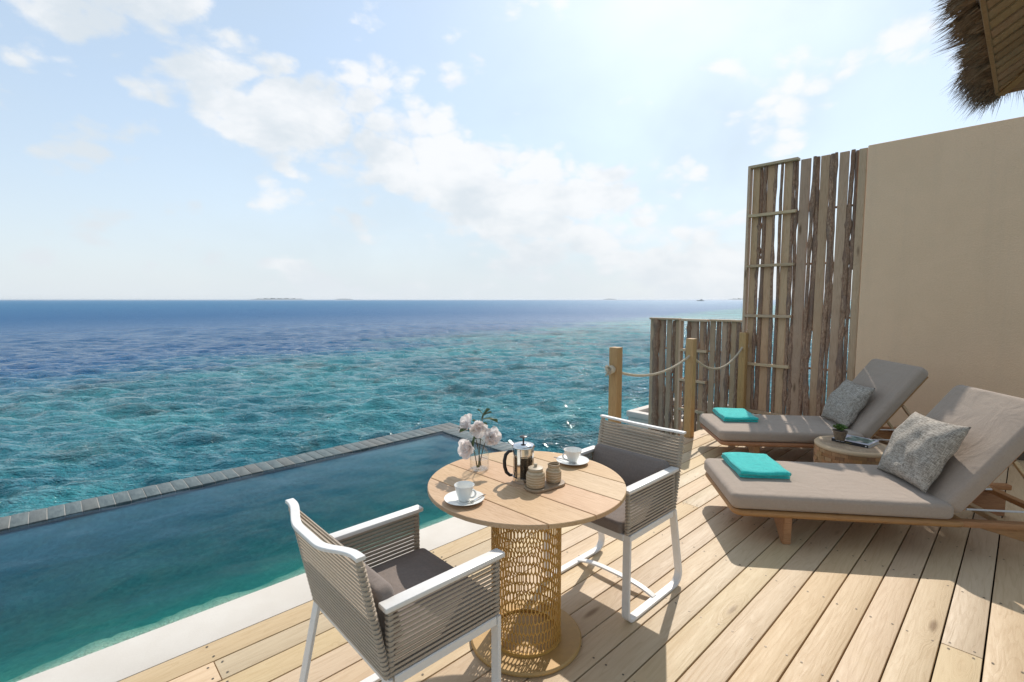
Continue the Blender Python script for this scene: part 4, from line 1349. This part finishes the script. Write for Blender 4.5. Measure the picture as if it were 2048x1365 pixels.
obj('spout_lip', tube_mesh([(0.026 * math.cos(a), 0.026 * math.sin(a), 0.0795 + 0.002 * math.cos(a * 2)) for a in [i / 30 * 2 * PI for i in range(31)]], 0.0022, 6), M['tray'], cr)

# vase with flowers
VC = Vector((1.512, 1.827, TT))
vs = empty('flower_vase', VC, 0, 'small ribbed clear glass vase on the table', 'vase')
prof = [(0, 0.0), (0.040, 0.0), (0.0465, 0.004), (0.048, 0.010)]
for i in range(12):
    z_ = 0.012 + i * 0.005
    prof.append((0.048 + 0.0009 * (i % 2), z_))
prof += [(0.047, 0.078), (0.041, 0.092), (0.036, 0.098), (0.036, 0.106), (0.0345, 0.106), (0.0345, 0.098), (0.040, 0.089), (0.0452, 0.076), (0.0462, 0.012), (0.040, 0.005), (0, 0.005)]
obj('glass_body', lathe(prof, 56), M['glass'], vs)
obj('water', lathe([(0, 0.0055), (0.0395, 0.0055), (0.0455, 0.012), (0.0455, 0.055), (0, 0.055)], 40), M['glass'], vs)
rt = Vector((math.sin(rad(HEAD)), -math.cos(rad(HEAD)), 0)); fw = Vector((math.cos(rad(HEAD)), math.sin(rad(HEAD)), 0))
def petal_mesh(L, W, cup_, curl, seed):
    rr = random.Random(seed)
    V, F = [], []
    nu, nv = 8, 7
    for i in range(nu + 1):
        u = i / nu
        wd = W * (math.sin(PI * min(1, u * 0.86 + 0.05)) ** 0.7) * (1 if u < 0.98 else 0.85)
        for j in range(nv + 1):
            v = -1 + 2 * j / nv
            x_ = L * u
            y_ = wd * v * 0.5
            z_ = cup_ * (v * v) * wd * 0.6 + curl * u * u * L + (0.006 * math.sin(v * 6 + u * 3 + seed) + 0.003 * math.sin(v * 13 + seed * 2)) * u * (L / 0.058)
            V.append((x_, y_, z_))
    for i in range(nu):
        for j in range(nv): F.append((i * (nv + 1) + j, (i + 1) * (nv + 1) + j, (i + 1) * (nv + 1) + j + 1, i * (nv + 1) + j + 1))
    return mesh(V, F, True)
PET = [petal_mesh(0.058, 0.058, 0.35, 0.10 + 0.05 * k, k) for k in range(4)]
LEAF = petal_mesh(0.055, 0.014, 0.5, -0.25, 9)
def flower(label, root_off, tip, blooms, leaves, seed):
    rr = random.Random(seed)
    t = empty('cut_flower', VC, 0, label, 'flower', 'flowers in the glass vase')
    p0 = Vector((root_off[0], root_off[1], 0.012)); p3 = Vector(tip)
    pth = []
    for i in range(9):
        u = i / 8
        b = p0.lerp(p3, u) + Vector((0, 0, 0.03 * math.sin(PI * u)))
        pth.append(b)
    obj('stem', tube_mesh(pth, [0.0028 - 0.0014 * i / 8 for i in range(9)], 6), M['stem'], t)
    for c, axis, n, sz, op in blooms:
        axis = Vector(axis).normalized()
        bl = obj('bloom', lathe([(0, 0), (0.005, 0.002), (0.007, 0.008), (0.004, 0.014), (0, 0.015)], 12), M['leaf'], t, loc=c, rot=axis.to_track_quat('Z', 'Y').to_euler())
        for k in range(n):
            inner = k >= (n + 1) // 2
            cnt = n - (n + 1) // 2 if inner else (n + 1) // 2
            a = 2 * PI * (k % max(1, (n + 1) // 2)) / cnt + (0.5 if inner else 0) + rr.uniform(-.2, .2)
            pm = PET[rr.randrange(4)]
            e = Euler((rr.uniform(-.15, .15), -rad((op + 22 if inner else op - 14) + rr.uniform(-8, 8)), 0)).to_matrix().to_4x4()
            m = Matrix.Rotation(a, 4, 'Z') @ Matrix.Translation((0.003, 0, 0.006)) @ e @ Matrix.Scale(sz * (0.78 if inner else 1.0) * rr.uniform(0.9, 1.1), 4)
            pe = obj('petal', pm, M['petal'], bl)
            pe.matrix_local = m
    for c, d, sc in leaves:
        d = Vector(d).normalized()
        lf = obj('leaf', LEAF, M['leaf'], t, loc=c, rot=d.to_track_quat('X', 'Z').to_euler())
        lf.scale = (sc, sc, sc)
    return t
def off(r_, f_, z_): v = rt * r_ + fw * f_; return (v.x, v.y, z_)
flower('pale flower arching to the upper left of the vase', (0.01, 0), off(-0.035, 0.0, 0.205), [(off(-0.045, 0.0, 0.215), off(-0.75, -0.45, 0.45), 9, 0.95, 38)], [(off(-0.02, -0.03, 0.20), off(-1, -0.3, 0.35), 1.3), (off(-0.01, 0, 0.19), off(0.5, -0.2, 0.8), 1.2), (off(-0.015, -0.02, 0.18), off(-0.4, -0.5, -0.8), 1.2)], 1)
flower('pale drooping flower with green sprigs at the top of the vase', (0, 0.008), off(0.022, 0.0, 0.275), [(off(-0.004, -0.012, 0.225), off(0.05, -0.75, -0.25), 9, 0.95, 42)], [(off(0.01, 0, 0.24), off(0.3, 0, 1), 1.3), (off(0.018, 0, 0.25), off(1, 0.1, 0.1), 1.3), (off(0.02, 0, 0.27), off(-0.5, 0, 0.9), 0.7), (off(0.02, 0, 0.265), off(0.8, 0.1, 0.7), 0.8), (off(0.005, 0, 0.22), off(-0.7, 0, 0.8), 0.8)], 2)
flower('pale open flower facing right above the vase', (-0.006, -0.006), off(0.045, -0.01, 0.16), [(off(0.048, -0.012, 0.165), off(0.45, -0.75, 0.25), 9, 0.95, 36)], [(off(0.05, 0, 0.2), off(0.9, 0, -0.4), 0.8), (off(0.02, 0, 0.14), off(-0.6, 0, 0.5), 0.7)], 3)
flower('pale flower hanging low over the left side of the vase', (-0.012, 0.004), off(-0.04, -0.02, 0.125), [(off(-0.042, -0.022, 0.12), off(-0.6, -0.75, 0.05), 9, 1.0, 36)], [(off(-0.02, 0, 0.15), off(-0.3, 0, 1), 0.9), (off(0.0, -0.025, 0.06), off(0.05, 0, -1), 0.8)], 4)

# ================================================================== LOUNGERS
LW = 0.775
HX = 1.325                                  # hinge
BA = 52.0                                   # back angle
seatc = slab(1.335, LW, 0.105, 0.055, 0.034, 0.010, seg=8, eseg=6)
backc = slab(0.86, LW - 0.02, 0.105, 0.055, 0.036, 0.010, seg=8, eseg=6)
tray_me = slab(1.40, LW + 0.015, 0.040, 0.075, 0.018, 0.0, seg=8)
def make_lounger(loc, rz, label):
    t = empty('sun_lounger', loc, rz, label, 'sun lounger', 'cushioned sun loungers')
    obj('platform', tray_me, M['frame_wood'], t, loc=(0.695, 0, 0.183))
    for s in (-1, 1):
        obj('side_rail', box((1.05, 0.055, 0.042), 0.010, 2), M['frame_wood'], t, loc=(1.66, s * (LW / 2 - 0.035), 0.2035))
        # front leg: wedge leaning in under the platform
        yo = s * (LW / 2 - 0.012); V = []
        prof2 = [(yo, 0.185), (yo - s * 0.005, 0.0), (yo - s * 0.045, 0.0), (yo - s * 0.25, 0.185)]
        for x_ in (0.315, 0.365):
            for y_, z_ in prof2: V.append((x_, y_, z_))
        F = [(0, 1, 2, 3), (7, 6, 5, 4)] + [(i, i + 4, (i + 1) % 4 + 4, (i + 1) % 4) for i in range(4)]
        bm = bmesh.new(); m_ = mesh(V, F); bm.from_mesh(m_); bmesh.ops.recalc_face_normals(bm, faces=bm.faces)
        bmesh.ops.bevel(bm, geom=list(bm.edges), offset=0.004, segments=2, affect='EDGES')
        obj('leg', bm_mesh(bm, angle=rad(35)), M['frame_wood'], t)
        # rear leg: long raking panel
        V = []
        pr = [(1.42, 0.184), (2.12, 0.184), (2.12, 0.0), (2.06, 0.0)]
        for y_ in (s * (LW / 2 - 0.06), s * (LW / 2 - 0.10)):
            for x_, z_ in pr: V.append((x_, y_, z_))
        bm = bmesh.new(); m_ = mesh(V, F); bm.from_mesh(m_); bmesh.ops.recalc_face_normals(bm, faces=bm.faces)
        bmesh.ops.bevel(bm, geom=list(bm.edges), offset=0.004, segments=2, affect='EDGES')
        obj('leg', bm_mesh(bm, angle=rad(35)), M['frame_wood'], t)
        # prop from the back down to the rail
        a = Vector((HX + 0.52 * math.cos(rad(BA)) + 0.05, s * 0.27, 0.25 + 0.52 * math.sin(rad(BA)) - 0.07)); b = Vector((1.98, s * 0.27, 0.215))
        obj('prop', sweep([a, b], rect_sec(0.03, 0.022, 0.002), (0, 1, 0)), M['prop_wood'], t)
    obj('cross_bar', box((0.05, LW - 0.14, 0.035), 0.004), M['frame_wood'], t, loc=(2.0, 0, 0.204))
    obj('cross_bar', box((0.05, LW - 0.14, 0.035), 0.004), M['prop_wood'], t, loc=(1.62, 0, 0.204))
    obj('stay_rod', tube_mesh([(1.50, -0.20, 0.232), (1.95, -0.20, 0.232)], 0.007, 8), M['white'], t)
    obj('stay_rod', tube_mesh([(1.50, 0.20, 0.232), (1.95, 0.20, 0.232)], 0.007, 8), M['white'], t)
    obj('seat_cushion', seatc, M['lounge_cloth'], t, loc=(0.655, 0, 0.224))
    ca, sa = math.cos(rad(BA)), math.sin(rad(BA))
    # back panel board and cushion
    cx, cz = HX + 0.008, 0.235
    obj('back_panel', box((0.78, LW - 0.16, 0.022), 0.004), M['frame_wood'], t, loc=(cx + 0.44 * ca + 0.018 * sa + 0.02, 0, cz + 0.44 * sa - 0.018 * ca), rot=(0, -rad(BA), 0))
    obj('back_cushion', backc, M['lounge_cloth'], t, loc=(cx + 0.44 * ca, 0, cz + 0.44 * sa), rot=(0, -rad(BA), 0))
    return t
L1 = make_lounger((3.505, 1.497, 0.001), rad(-51.0), 'taupe cushioned wooden sun lounger nearest to us, mostly in sunlight')
L2 = make_lounger((4.985, 2.235, 0.001), rad(-49.0), 'taupe cushioned wooden sun lounger against the screen, mostly in shade')

def pillow_mesh(sz, th, seed):
    rr = random.Random(seed)
    N = 30
    V, F = [], []
    idx = {}
    for side in (1, -1):
        for i in range(N + 1):
            for j in range(N + 1):
                u, v = -1 + 2 * i / N, -1 + 2 * j / N
                border = i in (0, N) or j in (0, N)
                if side == -1 and border: idx[(side, i, j)] = idx[(1, i, j)]; continue
                pull = 1 - 0.075 * (1 - v * v) * abs(u) ** 3; pull2 = 1 - 0.075 * (1 - u * u) * abs(v) ** 3
                t_ = ((1 - u ** 4) * (1 - v ** 4)) ** 0.55
                cr_ = 0.012 * math.sin(u * 7 + v * 3 + seed) * math.sin(v * 6 - u * 2) * t_
                x_ = u * sz / 2 * pull; y_ = v * sz / 2 * pull2
                sag = -0.03 * (u - 0.1) ** 2 * sz
                V.append((x_, y_, side * th / 2 * t_ * (1 + 0.15 * math.sin(3 * u + seed)) + cr_ * side + sag))
                idx[(side, i, j)] = len(V) - 1
        for i in range(N):
            for j in range(N):
                q = (idx[(side, i, j)], idx[(side, i + 1, j)], idx[(side, i + 1, j + 1)], idx[(side, i, j + 1)])
                F.append(q if side == 1 else q[::-1])
    return mesh(V, F, True)
def on_lounger(Lo, x, y, z):
    Mx = Matrix.Translation(Lo.location) @ Matrix.Rotation(Lo.rotation_euler[2], 4, 'Z')
    return Mx @ Vector((x, y, z)), Mx
def put_pillow(Lo, x, y, seed, lean, twist, label, sz=0.50):
    p, Mx = on_lounger(Lo, x, y, 0.333 + sz / 2 * math.sin(rad(lean)) + 0.012)
    o = obj('pillow', pillow_mesh(sz, 0.15, seed), M['tweed'])
    o.matrix_world = Mx @ Matrix.Translation((x, y, p.z - Lo.location.z)) @ Matrix.Rotation(-rad(lean), 4, 'Y') @ Matrix.Rotation(rad(twist), 4, 'Z')
    return tag(o, label, 'pillow', 'grey tweed pillows')
put_pillow(L1, 1.325, 0.01, 1, 60, 2, 'grey tweed pillow on the nearest lounger', 0.51)
put_pillow(L2, 1.335, 0.01, 2, 60, -2, 'grey tweed pillow on the lounger against the screen', 0.48)

def towel_mesh(lx, ly, layers, th, seed):
    """one cloth folded back and forth: a serpentine profile in y-z swept along x"""
    rr = random.Random(seed)
    mid = []
    half = ly / 2
    for k in range(layers):
        z_ = th * (k + 0.5)
        ys = [-half + th * 0.5 + (ly - th) * i / 10 for i in range(11)]
        if k % 2: ys = ys[::-1]
        mid += [(0, y_, z_ + 0.0006 * math.sin(y_ * 40 + k)) for y_ in ys]
        if k < layers - 1:
            ye = ys[-1]; sg_ = 1 if ye > 0 else -1
            for q in range(1, 5):
                a = -PI / 2 + PI * q / 5
                mid.append((0, ye + sg_ * th * 0.5 * math.cos(a), th * (k + 1) + th * 0.5 * math.sin(a)))
    P = [Vector(p) for p in mid]
    N = len(P)
    V, F = [], []
    nx = 14
    tk = th * 0.45
    offs = []
    for i in range(N):
        t_ = (P[min(i + 1, N - 1)] - P[max(i - 1, 0)]).normalized()
        offs.append(Vector((0, -t_.z, t_.y)) * tk)
    for ix in range(nx + 1):
        x_ = -lx / 2 + lx * ix / nx
        e = 1.0 if 0 < ix < nx else 0.75
        for s in (1, -1):
            for i in range(N):
                q = P[i] + offs[i] * s * e
                V.append((x_ + 0.003 * math.sin(i * 0.9 + s) * (1 if ix in (0, nx) else 0), q.y + 0.004 * math.sin(x_ * 17 + i * 0.2), q.z + (q.z / 0.05) * (0.0022 * math.sin(x_ * 21 + q.y * 9 + seed) + 0.0016 * math.sin(x_ * 9 - q.y * 24)) - (0.003 if ix in (0, nx) and s > 0 else 0) * (q.z / 0.05)))
    row = 2 * N
    for ix in range(nx):
        for s in (0, 1):
            for i in range(N - 1):
                a = ix * row + s * N + i
                q = (a, a + 1, a + row + 1, a + row)
                F.append(q if s else q[::-1])
        for i, in ((0,), (N - 1,)):
            a, b = ix * row + i, ix * row + N + i
            F.append((a, b, b + row, a + row))
    for ix in (0, nx):
        for i in range(N - 1):
            a = ix * row + i
            F.append((a, a + 1, a + N + 1, a + N))
    m = mesh(V, F, True)
    bm = bmesh.new(); bm.from_mesh(m); bmesh.ops.recalc_face_normals(bm, faces=bm.faces); bm.to_mesh(m); bm.free()
    m.polygons.foreach_set('use_smooth', [True] * len(m.polygons))
    return m
def put_towel(Lo, x, y, tw, seed, label, lx=0.335, ly=0.435):
    o = obj('towel', towel_mesh(lx, ly, 3, 0.0185, seed), M['towel'])
    p, Mx = on_lounger(Lo, x, y, 0.3395)
    o.matrix_world = Mx @ Matrix.Translation((x, y, 0.3395 - 0.001)) @ Matrix.Rotation(rad(tw), 4, 'Z')
    return tag(o, label, 'towel', 'folded turquoise towels')
put_towel(L1, 0.29, 0.12, 1, 1, 'folded turquoise towel on the nearest lounger')
put_towel(L2, 0.305, 0.165, -2, 2, 'folded turquoise towel on the lounger against the screen')

# ================================================================== SIDE TABLE, BOOK, PLANT
SC = Vector((5.085, 1.0, 0)); SRD = 0.285; SH = 0.33
st = empty('side_table', SC, rad(20), 'round drum side table of stacked wood blocks between the loungers', 'side table')
NB, NCs = 28, 10
ch = (SH - 0.03) / NCs
def block_mesh(a0, a1, r0, r1, h):
    V, F = [], []
    n = 3
    for z_ in (0, h):
        for r in (r0, r1):
            for i in range(n + 1):
                a = a0 + (a1 - a0) * i / n
                V.append((r * math.cos(a), r * math.sin(a), z_))
    k = n + 1
    for i in range(n):
        F += [(k + i, k + i + 1, 3 * k + i + 1, 3 * k + i), (i + 1, i, 2 * k + i, 2 * k + i + 1), (2 * k + i, 3 * k + i, 3 * k + i + 1, 2 * k + i + 1), (i, i + 1, k + i + 1, k + i)]
    F += [(0, k, 3 * k, 2 * k), (n, 2 * k + n, 3 * k + n, k + n)]
    m = mesh(V, F)
    bm = bmesh.new(); bm.from_mesh(m); bmesh.ops.recalc_face_normals(bm, faces=bm.faces); bm.to_mesh(m); bm.free()
    return m
da_ = 2 * PI / NB
bms = [block_mesh(-da_ / 2 + 0.003, da_ / 2 - 0.003, SRD - 0.07, SRD + d, ch - 0.0012) for d in (-0.003, 0.0, 0.0025)]
for c in range(NCs):
    for b in range(NB):
        obj('wood_block', random.choice(bms), M['block'], st, loc=(0, 0, c * ch + 0.0005), rot=(0, 0, (b + 0.5 * (c % 2)) * da_ + random.uniform(-.006, .006)))
obj('core', disc(SRD - 0.068, SH - 0.03, 40), M['block'], st)
obj('top_slab', disc(SRD + 0.002, 0.030, 72, 0.006), M['log'], st, loc=(0, 0, SH - 0.0295))
STZ = SH + 0.0008
# book
bd = Vector((-0.042, -0.288, 0)).normalized()
bk = empty('book', (5.185, 1.0, STZ), math.atan2(bd.y, bd.x), 'pale covered picture book with a dark spine on the drum table', 'book')
BL, BD_, BH = 0.285, 0.245, 0.026
obj('page_block', box((BL - 0.008, BD_ - 0.008, BH - 0.005), 0.001), M['paper'], bk, loc=(0, 0.002, BH / 2))
obj('back_cover', box((BL, BD_, 0.0025), 0.0008), M['cover'], bk, loc=(0, 0, 0.00125))
obj('front_cover', box((BL, BD_, 0.0025), 0.0008), M['cover'], bk, loc=(0, 0, BH - 0.00125))
obj('spine', box((BL, 0.003, BH - 0.0006), 0.0006), M['spine'], bk, loc=(0, -BD_ / 2 - 0.0012, BH / 2))
obj('cover_picture', box((BL * 0.66, BD_ * 0.72, 0.0008), 0.0001), M['picture'], bk, loc=(BL * 0.10, 0.012, BH + 0.0004))
def marks(name, spans, mat, h=0.006):
    V, F = [], []
    for x0, x1 in spans:
        b = len(V)
        y_ = -BD_ / 2 - 0.0030
        V += [(x0, y_, BH / 2 - h / 2), (x1, y_, BH / 2 - h / 2), (x1, y_, BH / 2 + h / 2), (x0, y_, BH / 2 + h / 2)]
        F.append((b, b + 1, b + 2, b + 3))
    return obj(name, mesh(V, F), mat, bk)
xs = -BL / 2 + 0.038
spans = []
for k in range(16):
    if k in (8,): continue
    spans.append((xs + k * 0.0042, xs + k * 0.0042 + 0.0030))
marks('spine_lettering', spans, M['spine_white'])
marks('spine_lettering', [(xs + 0.074 + k * 0.0040, xs + 0.074 + k * 0.0040 + 0.0029) for k in range(12)], M['spine_olive'])
lg = lathe([(0, 0), (0.006, 0), (0.006, 0.0006), (0, 0.0006)], 20)
obj('spine_emblem', lg, M['spine_white'], bk, loc=(BL / 2 - 0.018, -BD_ / 2 - 0.0028, BH / 2), rot=(rad(90), 0, 0))
# succulent in a clay pot standing on the book's corner
pp = Vector((5.062, 1.092, STZ + BH + 0.0006))
sp_ = empty('succulent_pot', pp, 0, 'small green succulent in a weathered clay pot standing on the book', 'potted plant')
obj('pot', lathe([(0, 0), (0.036, 0), (0.038, 0.003), (0.054, 0.070), (0.058, 0.078), (0.058, 0.084), (0.053, 0.084), (0.050, 0.074), (0, 0.070)], 36), M['pot'], sp_)
obj('soil', lathe([(0, 0.072), (0.050, 0.0745), (0, 0.0755)], 24), M['soil'], sp_)
SL_ = petal_mesh(0.052, 0.024, 0.9, 0.25, 3)
for k in range(34):
    u = k / 34
    a = k * 2.39996
    el_ = 8 + 70 * (1 - u)
    el_ = 78 - 66 * u
    o = obj('succulent_leaf', SL_, M['succulent'], sp_)
    sc_ = 0.55 + 0.65 * u
    o.matrix_local = Matrix.Translation((0, 0, 0.082 + 0.02 * (1 - u))) @ Matrix.Rotation(a, 4, 'Z') @ Matrix.Rotation(-rad(el_), 4, 'Y') @ Matrix.Translation((0.006, 0, 0)) @ Matrix.Scale(sc_, 4)

# ================================================================== far boat
bdist = 1500.0
ba = px_dir(1401, 599)
bt = empty('motor_boat', (math.cos(ba) * bdist, math.sin(ba) * bdist, SEA_Z), ba - PI / 2, 'small dark motor boat far off on the bright horizon', 'boat')
V, F = [], []
for i in range(13):
    u = i / 12
    wd = 2.4 * (1 - max(0, (u - 0.55) / 0.45) ** 2)
    sh = 1.5 + 0.9 * u ** 2
    for y_, z_ in ((-wd, sh), (-wd * 0.8, 0.2), (0, -0.6), (wd * 0.8, 0.2), (wd, sh)): V.append((10 - 20 * u, y_, z_))
for i in range(12):
    for k in range(4): F.append((i * 5 + k, (i + 1) * 5 + k, (i + 1) * 5 + k + 1, i * 5 + k + 1))
    F.append((i * 5 + 4, (i + 1) * 5 + 4, (i + 1) * 5, i * 5))
F.append((0, 1, 2, 3, 4)); F.append((64, 63, 62, 61, 60))
obj('hull', mesh(V, F), M['boat_hull'], bt)
bm = bmesh.new(); box_bm(bm, (8.0, 3.4, 2.1), (1.2, 0, 2.7), bevel=0.25, seg=2)
obj('cabin', bm_mesh(bm), M['boat_white'], bt)
obj('wheelhouse', box((3.6, 2.8, 1.5), 0.2, 2), M['boat_hull'], bt, loc=(2.2, 0, 4.5))
obj('canopy', box((5.4, 3.2, 0.25), 0.08, 2), M['boat_hull'], bt, loc=(5.2, 0, 4.2))
for dx in (3.0, 7.4):
    for s in (-1, 1): obj('canopy_post', tube_mesh([(dx, s * 1.4, 1.6), (dx, s * 1.4, 4.2)], 0.1, 6), M['boat_hull'], bt)

# ================================================================== air
hm = bpy.data.materials.new('haze'); hm.use_nodes = True
hm.node_tree.nodes.clear()
ho = hm.node_tree.nodes.new('ShaderNodeOutputMaterial')
hv = hm.node_tree.nodes.new('ShaderNodeVolumePrincipled')
hv.inputs['Color'].default_value = (0.86, 0.92, 1.0, 1)
hv.inputs['Density'].default_value = 1.35e-4
hv.inputs['Anisotropy'].default_value = 0.3
hm.node_tree.links.new(hv.outputs[0], ho.inputs['Volume'])
bm = bmesh.new(); box_bm(bm, (94000, 94000, 9.7), (0, 0, 1.75))
tag(obj('haze', bm_mesh(bm), hm), 'thin sea haze', kind='stuff')
